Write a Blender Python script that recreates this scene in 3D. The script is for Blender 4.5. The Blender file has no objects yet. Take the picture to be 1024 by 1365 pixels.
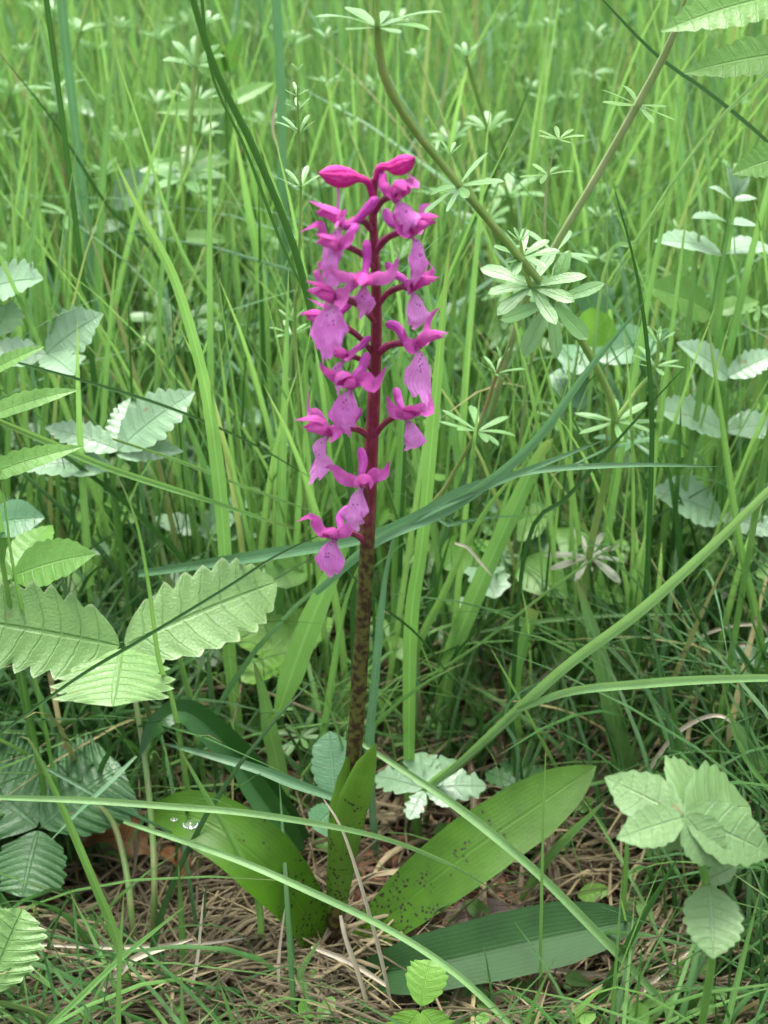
import bpy, math, random
import numpy as np

# ------------------------------------------------------------------ camera, sky, sun, exposure
SC = bpy.context.scene
COL = SC.collection
rng = np.random.default_rng(11)
random.seed(11)
R = math.radians

CAM = np.array([0.0, -0.349, 0.395])
PITCH = R(30.0)
FPX = 1777.0
cam_data = bpy.data.cameras.new('camera')
cam = bpy.data.objects.new('camera', cam_data)
COL.objects.link(cam)
cam.location = CAM
cam.rotation_euler = (R(90) - PITCH, 0, 0)
cam_data.sensor_fit = 'VERTICAL'
cam_data.sensor_height = 36.0
cam_data.lens = 36.0 * FPX / 1365.0
cam_data.clip_start = 0.01
cam_data.clip_end = 200.0
cam_data.dof.use_dof = True
cam_data.dof.focus_distance = 0.425
cam_data.dof.aperture_fstop = 16.0
SC.camera = cam

world = bpy.data.worlds.new('World')
SC.world = world
world.use_nodes = True
wn = world.node_tree.nodes
wl = world.node_tree.links
for n in list(wn):
    wn.remove(n)
wout = wn.new('ShaderNodeOutputWorld')
wbg = wn.new('ShaderNodeBackground')
wsky = wn.new('ShaderNodeTexSky')
wsky.sky_type = 'NISHITA'
wsky.sun_disc = False
wsky.sun_elevation = R(76)
wsky.sun_rotation = 0.0
wsky.air_density = 1.0
wsky.dust_density = 5.0
wsky.ozone_density = 1.0
whs = wn.new('ShaderNodeHueSaturation')
whs.inputs['Saturation'].default_value = 0.35
wl.new(wsky.outputs[0], whs.inputs['Color'])
wl.new(whs.outputs[0], wbg.inputs[0])
wbg.inputs[1].default_value = 0.14
wl.new(wbg.outputs[0], wout.inputs[0])

sun_d = bpy.data.lights.new('sun', 'SUN')
sun_d.energy = 1.5
sun_d.angle = R(25)
sun_d.color = (1.0, 0.97, 0.92)
sun = bpy.data.objects.new('sun', sun_d)
COL.objects.link(sun)
sun.rotation_euler = (R(-14), 0, 0)

SC.view_settings.view_transform = 'Standard'
SC.view_settings.look = 'None'
SC.view_settings.gamma = 1.0
SC.view_settings.use_curve_mapping = False
SC.view_settings.exposure = 1.85
SC.cycles.max_bounces = 10
SC.cycles.diffuse_bounces = 5
SC.cycles.transmission_bounces = 6
SC.cycles.use_denoising = True

# ------------------------------------------------------------------ places: photograph direction + real distance -> point
FWD = np.array([0, math.cos(PITCH), -math.sin(PITCH)])
UPV = np.array([0, math.sin(PITCH), math.cos(PITCH)])
RGT = np.array([1.0, 0, 0])

def ray(px, py):
    return FPX * FWD + (px - 512) * RGT - (py - 682.5) * UPV

def at(px, py, Y):
    d = ray(px, py)
    return CAM + d * ((Y - CAM[1]) / d[1])

def on_ground(px, py, z=0.0):
    d = ray(px, py)
    return CAM + d * ((z - CAM[2]) / d[2])

def depth(P):
    return float(np.dot(np.asarray(P) - CAM, FWD))

def project(P):
    q = P - CAM
    d = q @ FWD
    d = np.where(np.abs(d) < 1e-6, 1e-6, d)
    return 512 + FPX * (q @ RGT) / d, 682.5 - FPX * (q @ UPV) / d, d

def gz(x, y):
    """height of the soil"""
    x = np.asarray(x, float); y = np.asarray(y, float)
    near = -0.004 + 0.004 * np.sin(31 * x + 1.3) * np.cos(27 * y) + 0.0025 * np.sin(83 * x + 60 * y)
    r = np.hypot(x, y)
    far = 0.03 * np.sin(1.7 * x) * np.cos(1.3 * y + .5)
    f = np.clip((r - .5) / 2.0, 0, 1)
    return near * (1 - f) + far * f

# ------------------------------------------------------------------ mesh helpers
def unit(v):
    v = np.asarray(v, float)
    return v / max(np.linalg.norm(v), 1e-12)

def spline(pts, n):
    P = np.asarray(pts, float)
    if len(P) == 2:
        t = np.linspace(0, 1, n)[:, None]
        return P[0] * (1 - t) + P[1] * t
    seg = np.linalg.norm(np.diff(P, axis=0), axis=1)
    u = np.concatenate([[0], np.cumsum(seg)])
    Q = np.vstack([2 * P[0] - P[1], P, 2 * P[-1] - P[-2]])
    out = []
    for s in np.linspace(0, u[-1], n):
        i = min(int(np.searchsorted(u, s, side='right')) - 1, len(P) - 2)
        i = max(i, 0)
        t = (s - u[i]) / max(u[i + 1] - u[i], 1e-9)
        a, b, c, d = Q[i], Q[i + 1], Q[i + 2], Q[i + 3]
        out.append(.5 * ((2 * b) + (-a + c) * t + (2 * a - 5 * b + 4 * c - d) * t * t + (-a + 3 * b - 3 * c + d) * t ** 3))
    return np.array(out)

class MB:
    """collects vertices and faces; build() links them as one mesh object"""
    def __init__(self):
        self.v = []; self.f = []; self.uv = []; self.r = []; self.n = 0

    def grid(self, G, U, rnd=0.5):
        a, b = G.shape[:2]
        base = self.n
        self.v.append(G.reshape(-1, 3)); self.uv.append(U.reshape(-1, 2))
        self.r.append(np.full(a * b, rnd)); self.n += a * b
        i, j = np.meshgrid(np.arange(a - 1), np.arange(b - 1), indexing='ij')
        k = (base + i * b + j).ravel()
        self.f.append(np.stack([k, k + 1, k + b + 1, k + b], 1))

    def tube(self, P, rad, k=8, rnd=0.5, caps=True):
        P = np.asarray(P, float)
        n = len(P)
        rad = np.broadcast_to(np.asarray(rad, float), (n,)).copy()
        T = np.gradient(P, axis=0)
        T /= np.maximum(np.linalg.norm(T, axis=1), 1e-12)[:, None]
        h = np.array([1., 0, 0]) if abs(T[0][0]) < .8 else np.array([0, 1., 0])
        G = np.zeros((n, k + 1, 3)); U = np.zeros((n, k + 1, 2))
        A = None
        for i in range(n):
            A = h - T[i] * np.dot(h, T[i]) if A is None else A - T[i] * np.dot(A, T[i])
            A = unit(A)
            B = np.cross(T[i], A)
            for j in range(k + 1):
                th = 2 * math.pi * j / k
                G[i, j] = P[i] + rad[i] * (math.cos(th) * A + math.sin(th) * B)
                U[i, j] = (j / k, i / (n - 1))
        self.grid(G, U, rnd)
        if caps:
            for i in (0, n - 1):
                self.grid(np.stack([np.repeat(P[i][None], k + 1, 0), G[i]]), np.stack([U[i], U[i]]), rnd)

    def build(self, name, mat, parent=None, origin=None, merge=True):
        V = np.concatenate(self.v); F = np.concatenate(self.f); UV = np.concatenate(self.uv); RN = np.concatenate(self.r)
        if origin is None:
            origin = np.zeros(3)
        if parent is None:
            V = V - origin
        else:
            V = V - np.array(parent['_o'])
        me = bpy.data.meshes.new(name)
        me.vertices.add(len(V)); me.vertices.foreach_set('co', V.astype(np.float32).ravel())
        me.loops.add(F.size); me.loops.foreach_set('vertex_index', F.astype(np.int32).ravel())
        me.polygons.add(len(F))
        me.polygons.foreach_set('loop_start', (np.arange(len(F)) * 4).astype(np.int32))
        me.polygons.foreach_set('loop_total', np.full(len(F), 4, np.int32))
        me.polygons.foreach_set('use_smooth', np.ones(len(F), bool))
        ul = me.uv_layers.new(name='UVMap')
        ul.data.foreach_set('uv', UV[F.ravel()].astype(np.float32).ravel())
        at_ = me.attributes.new('rnd', 'FLOAT', 'POINT')
        at_.data.foreach_set('value', RN.astype(np.float32))
        me.materials.append(mat)
        me.update(calc_edges=True)
        o = bpy.data.objects.new(name, me)
        COL.objects.link(o)
        if parent is None:
            o.location = origin
            o['_o'] = [float(c) for c in origin]
        else:
            o.parent = parent
            o['_o'] = list(parent['_o'])
        return o

def tag(o, label=None, cat=None, group=None, kind=None):
    if label: o['label'] = label
    if cat: o['category'] = cat
    if group: o['group'] = group
    if kind: o['kind'] = kind
    return o

def thing(name, loc, label, cat, group=None):
    o = bpy.data.objects.new(name, None)
    o.empty_display_size = 0.01
    COL.objects.link(o)
    o.location = loc
    o['_o'] = [float(c) for c in loc]
    return tag(o, label, cat, group)

# ------------------------------------------------------------------ materials
def new_mat(name):
    m = bpy.data.materials.new(name)
    m.use_nodes = True
    nt = m.node_tree
    for n in list(nt.nodes):
        nt.nodes.remove(n)
    return m, nt

class NT:
    def __init__(self, nt): self.nt = nt
    def n(self, t, **kw):
        x = self.nt.nodes.new(t)
        for k, v in kw.items():
            setattr(x, k, v)
        return x
    def l(self, a, b): self.nt.links.new(a, b)
    def val(self, s, v):
        if hasattr(v, 'links') or isinstance(v, bpy.types.NodeSocket): self.l(v, s)
        else: s.default_value = v
    def math(self, op, a, b=None, c=None, clamp=False):
        x = self.n('ShaderNodeMath', operation=op, use_clamp=clamp)
        self.val(x.inputs[0], a)
        if b is not None: self.val(x.inputs[1], b)
        if c is not None: self.val(x.inputs[2], c)
        return x.outputs[0]
    def mix(self, f, a, b, mode='MIX'):
        x = self.n('ShaderNodeMix', data_type='RGBA', blend_type=mode)
        self.val(x.inputs[0], f)
        for s, v in ((x.inputs[6], a), (x.inputs[7], b)):
            if isinstance(v, tuple): s.default_value = (*v[:3], 1)
            else: self.l(v, s)
        return x.outputs[2]
    def smooth(self, x, lo, hi):
        m = self.n('ShaderNodeMapRange', interpolation_type='SMOOTHSTEP')
        self.val(m.inputs[0], x); m.inputs[1].default_value = lo; m.inputs[2].default_value = hi
        return m.outputs[0]
    def noise(self, vec, scale, detail=3):
        x = self.n('ShaderNodeTexNoise'); x.inputs['Scale'].default_value = scale; x.inputs['Detail'].default_value = detail
        if vec is not None: self.l(vec, x.inputs['Vector'])
        return x.outputs['Fac']

def finish(N, col, rough, trans, spec=.5, bump=None, bdist=.0003, tcol=None, tgain=1.0):
    p = N.n('ShaderNodeBsdfPrincipled')
    N.l(col, p.inputs['Base Color']); N.val(p.inputs['Roughness'], rough)
    p.inputs['Specular IOR Level'].default_value = spec
    if bump is not None:
        b = N.n('ShaderNodeBump'); b.inputs['Strength'].default_value = 1.0; b.inputs['Distance'].default_value = bdist
        N.l(bump, b.inputs['Height']); N.l(b.outputs[0], p.inputs['Normal'])
    out = N.n('ShaderNodeOutputMaterial')
    if trans > 0:
        t = N.n('ShaderNodeBsdfTranslucent')
        N.l(tcol if tcol is not None else col, t.inputs[0])
        m = N.n('ShaderNodeMixShader'); m.inputs[0].default_value = trans
        N.l(p.outputs[0], m.inputs[1]); N.l(t.outputs[0], m.inputs[2]); N.l(m.outputs[0], out.inputs[0])
    else:
        N.l(p.outputs[0], out.inputs[0])

def uvs(N):
    u = N.n('ShaderNodeUVMap'); s = N.n('ShaderNodeSeparateXYZ')
    N.l(u.outputs[0], s.inputs[0])
    return s.outputs[0], s.outputs[1]

def rnd(N):
    a = N.n('ShaderNodeAttribute', attribute_name='rnd')
    return a.outputs['Fac']

def coords(N):
    return N.n('ShaderNodeTexCoord').outputs['Object']

def grass_mat(name, a, b, tip=None, rough=.42, trans=.46, base=None, stripes=.25, glow=(.28, .51, .11)):
    m, nt = new_mat(name); N = NT(nt)
    u, v = uvs(N); r = rnd(N)
    c = N.mix(r, a, b)
    st = N.math('SINE', N.math('MULTIPLY', u, 55.0))
    st2 = N.math('MULTIPLY_ADD', st, .5, .5)
    c = N.mix(N.math('MULTIPLY', st2, stripes), c, tuple(min(1, x * 1.7 + .015) for x in b))
    nz = N.noise(coords(N), 60, 3)
    c = N.mix(N.math('MULTIPLY', N.smooth(nz, .35, .75), .35), c, tuple(x * .62 for x in a))
    mid = N.math('ABSOLUTE', N.math('SUBTRACT', u, .5))
    c = N.mix(N.math('MULTIPLY', N.math('SUBTRACT', 1.0, N.smooth(mid, .02, .09)), .3), c, tuple(min(1, x * 1.9 + .02) for x in b))
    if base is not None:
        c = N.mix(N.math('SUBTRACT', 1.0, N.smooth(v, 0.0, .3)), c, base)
    if tip is not None:
        c = N.mix(N.math('MULTIPLY', N.smooth(v, .86, 1.0), .8), c, tip)
    c = N.mix(N.math('MULTIPLY', N.smooth(r, .93, .97), .85), c, (.34, .29, .13))
    tc = N.mix(.55, c, glow)
    finish(N, c, rough, trans, bump=st2, bdist=.00006, tcol=tc)
    return m

def leaf_mat(name, a, b, vein, rough=.45, trans=.3, vs=.6, bd=.0004, spots=None, parallel=False, edge=None, spec=.5, mott=.4):
    """u runs across (0..1), v counts side veins; relief and veins follow the leaf"""
    m, nt = new_mat(name); N = NT(nt)
    u, v = uvs(N); r = rnd(N)
    c = N.mix(r, a, b)
    co = coords(N)
    nz = N.noise(co, 90, 4)
    c = N.mix(N.math('MULTIPLY', N.smooth(nz, .35, .7), mott), c, tuple(x * .7 for x in a))
    s = N.math('ABSOLUTE', N.math('MULTIPLY_ADD', u, 2.0, -1.0))
    midm = N.math('SUBTRACT', 1.0, N.smooth(s, .015, .07))
    if parallel:
        sv = N.math('MULTIPLY_ADD', N.math('SINE', N.math('ADD', N.math('MULTIPLY', u, 96.0), N.math('MULTIPLY', N.noise(co, 45, 3), 9.0))), .5, .5)
        veins = N.math('MAXIMUM', midm, N.math('MULTIPLY', N.smooth(sv, .6, 1.0), .22))
    else:
        fr = N.math('FRACT', N.math('ADD', v, N.math('MULTIPLY_ADD', N.noise(co, 160, 2), .34, -.17)))
        dd = N.math('MINIMUM', fr, N.math('SUBTRACT', 1.0, fr))
        sv = N.math('SUBTRACT', 1.0, N.smooth(dd, .01, .075))
        veins = N.math('MAXIMUM', midm, N.math('MULTIPLY', sv, N.math('MULTIPLY_ADD', s, -.45, .75)))
    c = N.mix(N.math('MULTIPLY', veins, vs), c, vein)
    if edge is not None:
        c = N.mix(N.math('MULTIPLY', N.smooth(s, .9, .99), .7), c, edge)
    if spots is not None:
        vo = N.n('ShaderNodeTexVoronoi'); vo.inputs['Scale'].default_value = 600
        N.l(co, vo.inputs['Vector'])
        sel = N.math('ADD', N.noise(co, 130, 2), N.math('MULTIPLY', v, -spots[1]))
        sp = N.math('MULTIPLY', N.math('SUBTRACT', 1.0, N.smooth(vo.outputs['Distance'], .25, .45)), N.smooth(sel, spots[2], spots[2] + .08))
        c = N.mix(N.math('MULTIPLY', sp, .9), c, spots[0])
    fine = N.noise(co, 900, 2)
    if not parallel:
        ne = N.n('ShaderNodeTexVoronoi', feature='DISTANCE_TO_EDGE'); ne.inputs['Scale'].default_value = 650
        N.l(co, ne.inputs['Vector'])
        net = N.math('SUBTRACT', 1.0, N.smooth(ne.outputs['Distance'], .0, .12))
        c = N.mix(N.math('MULTIPLY', net, .09), c, vein)
        fine = N.math('ADD', fine, N.math('MULTIPLY', net, -.22))
        wear = N.math('MULTIPLY', N.smooth(N.noise(co, 210, 1), .74, .79), .6)
        c = N.mix(wear, c, (.22, .13, .05))
        sc_ = N.noise(co, 55, 2)
        c = N.mix(N.math('MULTIPLY', N.smooth(sc_, .62, .8), .45), c, tuple(min(1, x * 1.25 + .03) for x in b))
    hgt = N.math('ADD', N.math('MULTIPLY', veins, -.6), N.math('ADD', N.math('MULTIPLY', fine, .35), N.math('MULTIPLY', nz, .5)))
    finish(N, c, rough, trans, spec=spec, bump=hgt, bdist=bd)
    return m

def stem_mat(name, a, b, rough=.5, scale=300, amt=.8, lo=.45, hi=.6):
    m, nt = new_mat(name); N = NT(nt)
    u, v = uvs(N)
    co = coords(N)
    c = N.mix(N.math('MULTIPLY', N.smooth(N.noise(co, scale, 3), lo, hi), amt), a, b)
    ridge = N.math('SINE', N.math('MULTIPLY', u, 2 * math.pi * 4))
    finish(N, c, rough, 0, bump=N.math('ADD', N.math('MULTIPLY', ridge, .5), N.noise(co, 800, 2)), bdist=.0001)
    return m

M = {}
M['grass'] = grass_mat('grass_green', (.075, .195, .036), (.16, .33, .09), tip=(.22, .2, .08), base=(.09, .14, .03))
M['lime'] = grass_mat('grass_lime', (.125, .32, .05), (.2, .42, .12), tip=(.26, .3, .08), trans=.4, rough=.45)
M['blue'] = grass_mat('grass_glaucous', (.08, .19, .08), (.13, .27, .13), rough=.33, trans=.25, stripes=.4, glow=(.12, .3, .1))
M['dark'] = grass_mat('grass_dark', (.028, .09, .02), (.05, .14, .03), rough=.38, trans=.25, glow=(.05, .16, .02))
M['pale'] = grass_mat('grass_pale', (.14, .28, .09), (.2, .36, .13), rough=.38, trans=.3, stripes=.45)
M['straw'] = grass_mat('dry_straw', (.40, .34, .24), (.58, .52, .40), rough=.6, trans=.15, stripes=.3, glow=(.4, .33, .2))
M['straw_mix'] = grass_mat('dry_litter', (.022, .014, .007), (.31, .255, .135), rough=.7, trans=.1, glow=(.2, .15, .08))
M['brown_bits'] = grass_mat('brown_litter', (.12, .05, .025), (.27, .15, .08), rough=.75, trans=.05, glow=(.2, .1, .05))
M['deadleaf'] = leaf_mat('dead_leaf_orange', (.22, .10, .03), (.3, .17, .06), (.12, .05, .02), rough=.55, trans=.2, mott=.8)
M['deadpink'] = leaf_mat('dead_leaf_greyish', (.26, .19, .16), (.32, .24, .2), (.2, .13, .1), rough=.6, trans=.1, mott=.8)
M['straw_leaf'] = leaf_mat('strawberry_leaf', (.12, .245, .06), (.16, .295, .09), (.07, .17, .03), rough=.42, trans=.22, vs=.55, edge=(.3, .4, .2), bd=.0006)
M['straw_dark'] = leaf_mat('strawberry_leaf_dark', (.04, .13, .035), (.06, .17, .05), (.10, .2, .08), rough=.38, trans=.15, vs=.4, bd=.0006)  # darker green leaf with paler veins
M['mint'] = leaf_mat('avens_leaf', (.18, .32, .17), (.26, .41, .25), (.11, .21, .09), rough=.28, trans=.25, vs=.35, edge=(.3, .43, .29), spec=.6)
M['bluegreen'] = leaf_mat('glaucous_leaf', (.08, .2, .09), (.12, .26, .13), (.16, .28, .14), rough=.35, trans=.2, vs=.4)
M['herb'] = leaf_mat('herb_leaf', (.11, .27, .04), (.17, .35, .08), (.22, .38, .12), rough=.42, trans=.4, vs=.45)
M['young'] = leaf_mat('young_leaf', (.16, .37, .04), (.2, .42, .07), (.26, .45, .1), rough=.42, trans=.4, vs=.4)
M['fore'] = leaf_mat('palmate_leaf', (.135, .255, .085), (.165, .285, .11), (.25, .37, .18), rough=.42, trans=.3, vs=.5, bd=.0005)
M['whorl'] = leaf_mat('bedstraw_leaf', (.12, .28, .07), (.19, .36, .14), (.25, .40, .18), rough=.36, trans=.3, vs=.4, parallel=False, edge=(.08, .2, .06))
M['whorl_old'] = leaf_mat('bedstraw_old_leaf', (.11, .17, .08), (.17, .18, .12), (.2, .22, .15), rough=.4, trans=.25, vs=.4)
M['orchid_leaf'] = leaf_mat('orchid_leaf', (.046, .128, .005), (.06, .158, .008), (.07, .165, .01), rough=.46, trans=.22, vs=.15, spec=.28, parallel=True, spots=((.02, .008, .01),   .42, .35), mott=.6, bd=.00016)
M['orchid_sheath'] = leaf_mat('orchid_sheath', (.10, .22, .02), (.12, .26, .03), (.14, .28, .04), rough=.42, trans=.25, vs=.15, parallel=True, spots=((.03, .012, .012), .55, .27), mott=.5, bd=.0002)
M['orchid_fold'] = leaf_mat('orchid_folded_leaf', (.018, .06, .014), (.024, .075, .018), (.012, .04, .008), rough=.6, spec=.25, trans=.1, vs=.35, parallel=True, spots=((.012, .005, .008), .9, .45), bd=.0002, mott=.6)
M['orchid_dark'] = leaf_mat('orchid_dark_leaf', (.018, .085, .012), (.03, .11, .018), (.03, .12, .02), rough=.3, trans=.15, vs=.3, parallel=True, bd=.0003)
M['bedstem'] = stem_mat('bedstraw_stem', (.19, .32, .07), (.26, .36, .10), scale=80)
M['bedstem_red'] = stem_mat('bedstraw_ruddy_stem', (.19, .24, .07), (.26, .17, .08), scale=60)
M['palestem'] = stem_mat('pale_grooved_stem', (.28, .36, .14), (.36, .4, .2), scale=60)
M['greenstem'] = stem_mat('green_stem', (.10, .24, .04), (.15, .3, .06), scale=80)
M['petiole'] = stem_mat('hairy_petiole', (.11, .19, .05), (.17, .18, .07), scale=150)

def petal_mat(name, a, b, throat, trans=.35, spots=False):
    m, nt = new_mat(name); N = NT(nt)
    u, v = uvs(N); r = rnd(N); co = coords(N)
    c = N.mix(r, a, b)
    s = N.math('ABSOLUTE', N.math('MULTIPLY_ADD', u, 2.0, -1.0))
    if throat is not None:
        k = N.math('MULTIPLY', N.math('SUBTRACT', 1.0, N.smooth(v, .0, .42)), N.math('SUBTRACT', 1.0, N.smooth(s, .1, .55)))
        c = N.mix(N.math('MULTIPLY', k, .75), c, throat)
    # fine veins along the petal
    vn = N.math('MULTIPLY_ADD', N.math('SINE', N.math('ADD', N.math('MULTIPLY', u, 60.0), N.math('MULTIPLY', N.noise(co, 300, 2), 8.0))), .5, .5)
    c = N.mix(N.math('MULTIPLY', vn, .12), c, tuple(x * .6 for x in a))
    c = N.mix(N.math('MULTIPLY', N.smooth(N.noise(co, 350, 3), .45, .7), .25), c, tuple(min(1, x * 1.5 + .03) for x in b))
    if spots:
        vo = N.n('ShaderNodeTexVoronoi'); vo.inputs['Scale'].default_value = 1000
        N.l(co, vo.inputs['Vector'])
        zone = N.math('MULTIPLY', N.math('SUBTRACT', 1.0, N.smooth(s, .2, .42)), N.math('MULTIPLY', N.smooth(v, .04, .1), N.math('SUBTRACT', 1.0, N.smooth(v, .38, .62))))
        sp = N.math('MULTIPLY', N.math('SUBTRACT', 1.0, N.smooth(vo.outputs['Distance'], .22, .36)), N.math('GREATER_THAN', N.math('ADD', zone, N.noise(co, 500, 1)), 1.12))
        c = N.mix(N.math('MULTIPLY', sp, .9), c, (.16, .01, .16))
    finish(N, c, .6, trans, spec=.2, bump=N.math('ADD', vn, N.math('MULTIPLY', N.noise(co, 700, 3), 2.0)), bdist=.00018)
    return m

M['lip'] = petal_mat('orchid_lip', (.62, .15, .53), (.73, .28, .66), (.80, .5, .74), spots=True)
M['hood'] = petal_mat('orchid_hood', (.60, .06, .37), (.72, .15, .53), None)
M['sepal'] = petal_mat('orchid_sepal', (.60, .08, .42), (.72, .19, .58), None)
M['bud'] = petal_mat('orchid_bud', (.46, .015, .18), (.54, .04, .27), None, trans=.12)
M['spur'] = petal_mat('orchid_spur', (.5, .07, .40), (.58, .12, .5), None)
M['ovary'] = stem_mat('orchid_ovary', (.16, .012, .045), (.24, .03, .085), scale=250)

def orchid_stem_mat():
    m, nt = new_mat('orchid_stem'); N = NT(nt)
    u, v = uvs(N); co = coords(N)
    low = N.mix(N.smooth(N.noise(co, 420, 3), .42, .58), (.085, .085, .018), (.035, .014, .008))
    high = N.mix(N.smooth(N.noise(co, 200, 3), .4, .65), (.15, .012, .032), (.23, .028, .07))
    c = N.mix(N.smooth(v, .60, .71), low, high)
    ridge = N.math('SINE', N.math('MULTIPLY', u, 2 * math.pi * 5))
    finish(N, c, .45, 0, bump=N.math('ADD', ridge, N.noise(co, 700, 2)), bdist=.00015)
    return m
M['stalk'] = orchid_stem_mat()

def soil_mat():
    m, nt = new_mat('soil'); N = NT(nt); co = coords(N)
    n1 = N.noise(co, 40, 5); n2 = N.noise(co, 260, 4)
    c = N.mix(N.smooth(n1, .35, .7), (.016, .010, .006), (.045, .028, .016))
    c = N.mix(N.smooth(n2, .5, .72), c, (.12, .06, .03))
    # further off the sward closes over the soil
    p = N.n('ShaderNodeNewGeometry'); s = N.n('ShaderNodeVectorMath', operation='LENGTH')
    N.l(p.outputs['Position'], s.inputs[0])
    c = N.mix(N.math('MULTIPLY', N.smooth(s.outputs['Value'], 1.2, 5.0), .85), c, (.06, .13, .025))
    finish(N, c, .9, 0, spec=.25, bump=N.math('ADD', n1, n2), bdist=.004)
    return m
M['soil'] = soil_mat()

def drop_mat():
    m, nt = new_mat('water'); N = NT(nt)
    g = N.n('ShaderNodeBsdfPrincipled')
    g.inputs['Base Color'].default_value = (1, 1, 1, 1); g.inputs['Roughness'].default_value = 0.02
    g.inputs['IOR'].default_value = 1.33; g.inputs['Transmission Weight'].default_value = 1
    o = N.n('ShaderNodeOutputMaterial'); N.l(g.outputs[0], o.inputs[0])
    return m
M['water'] = drop_mat()

def plain_mat(name, c, rough=.4):
    m, nt = new_mat(name); N = NT(nt)
    x = N.mix(N.smooth(N.noise(coords(N), 900, 2), .4, .6), c, tuple(min(1, k * 2.2) for k in c))
    finish(N, x, rough, 0)
    return m
M['withered'] = plain_mat('withered_flower', (.035, .008, .015))
M['column'] = plain_mat('orchid_column', (.35, .05, .22))

# ------------------------------------------------------------------ shapes: blades, leaves, petals
def frames(P, nrm, twist=0.0):
    n = len(P)
    T = np.gradient(P, axis=0); T /= np.maximum(np.linalg.norm(T, axis=1), 1e-12)[:, None]
    Nn = np.asarray(nrm, float)[None] - T * (T @ np.asarray(nrm, float))[:, None]
    Nn /= np.maximum(np.linalg.norm(Nn, axis=1), 1e-9)[:, None]
    S = np.cross(T, Nn)
    if np.any(twist):
        a = np.linspace(0, 1, n) * twist if np.isscalar(twist) else twist
        ca, sa = np.cos(a)[:, None], np.sin(a)[:, None]
        S, Nn = S * ca + Nn * sa, Nn * ca - S * sa
    return T, S, Nn

def blade_mesh(mb, pts, width, nrm, fold=.45, twist=0., n=26, base_w=.55, tip_p=.75, tip_w=0.0, rnd_=.5, cols=5, wav=0.0):
    """a grass blade: pts run base to tip; width in metres"""
    P = spline(pts, n)
    T, S, Nn = frames(P, nrm, twist)
    t = np.linspace(0, 1, n)
    w = width * .5 * (base_w + (1 - base_w) * np.clip(t / .3, 0, 1) ** .7) * (tip_w + (1 - tip_w) * (1 - t ** 3.0) ** tip_p)
    w = np.maximum(w, 1e-5) * (1 + .04 * np.sin(t * 19 + rnd_ * 9))
    sgrid = np.linspace(-1, 1, cols)
    G = np.zeros((n, cols, 3)); U = np.zeros((n, cols, 2))
    for j, s in enumerate(sgrid):
        off = abs(s)
        G[:, j] = P + S * (s * w * math.cos(fold))[:, None] + Nn * (off * w * math.sin(fold) + wav * w * np.sin(t * 23 + s * 2))[:, None]
        U[:, j, 0] = (s + 1) / 2; U[:, j, 1] = t
    mb.grid(G, U, rnd_)

PROF = {
    'obovate': ([0, .08, .25, .5, .7, .85, .95, 1], [.08, .28, .6, .93, 1, .85, .5, .05]),
    'ovate': ([0, .05, .2, .38, .6, .8, .93, 1], [.15, .55, .93, 1, .82, .5, .22, .02]),
    'round': ([0, .06, .25, .5, .75, .9, .97, 1], [.3, .65, .95, 1, .85, .55, .3, .03]),
    'straw': ([0, .06, .2, .42, .65, .82, .94, 1], [.2, .62, .9, 1, .93, .74, .42, .06]),
    'lance': ([0, .1, .3, .55, .75, .9, 1], [.3, .6, .92, 1, .78, .4, .02]),
    'oblance': ([0, .1, .35, .65, .85, .95, 1], [.22, .4, .75, 1, .82, .45, .04]),
    'oblong': ([0, .12, .3, .55, .75, .88, .96, 1], [.42, .55, .8, 1, .93, .66, .3, .01]),
    'keeled': ([0, .12, .3, .55, .75, .88, .96, 1], [.12, .5, .85, 1, .95, .72, .4, .02]),
    'strap': ([0, .15, .4, .7, .88, 1], [.5, .8, 1, .9, .55, .02]),
    'sepal': ([0, .15, .4, .65, .85, 1], [.45, .75, 1, .85, .5, .04]),
    'lip': ([0, .1, .25, .45, .65, .82, 1], [.16, .3, .6, .88, 1, .98, .86]),
    'wing': ([0, .15, .4, .65, .85, 1], [.4, .85, 1, .7, .3, .03]),
}
def prof(kind, t):
    x, y = PROF[kind]
    return np.interp(t, x, y)

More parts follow.
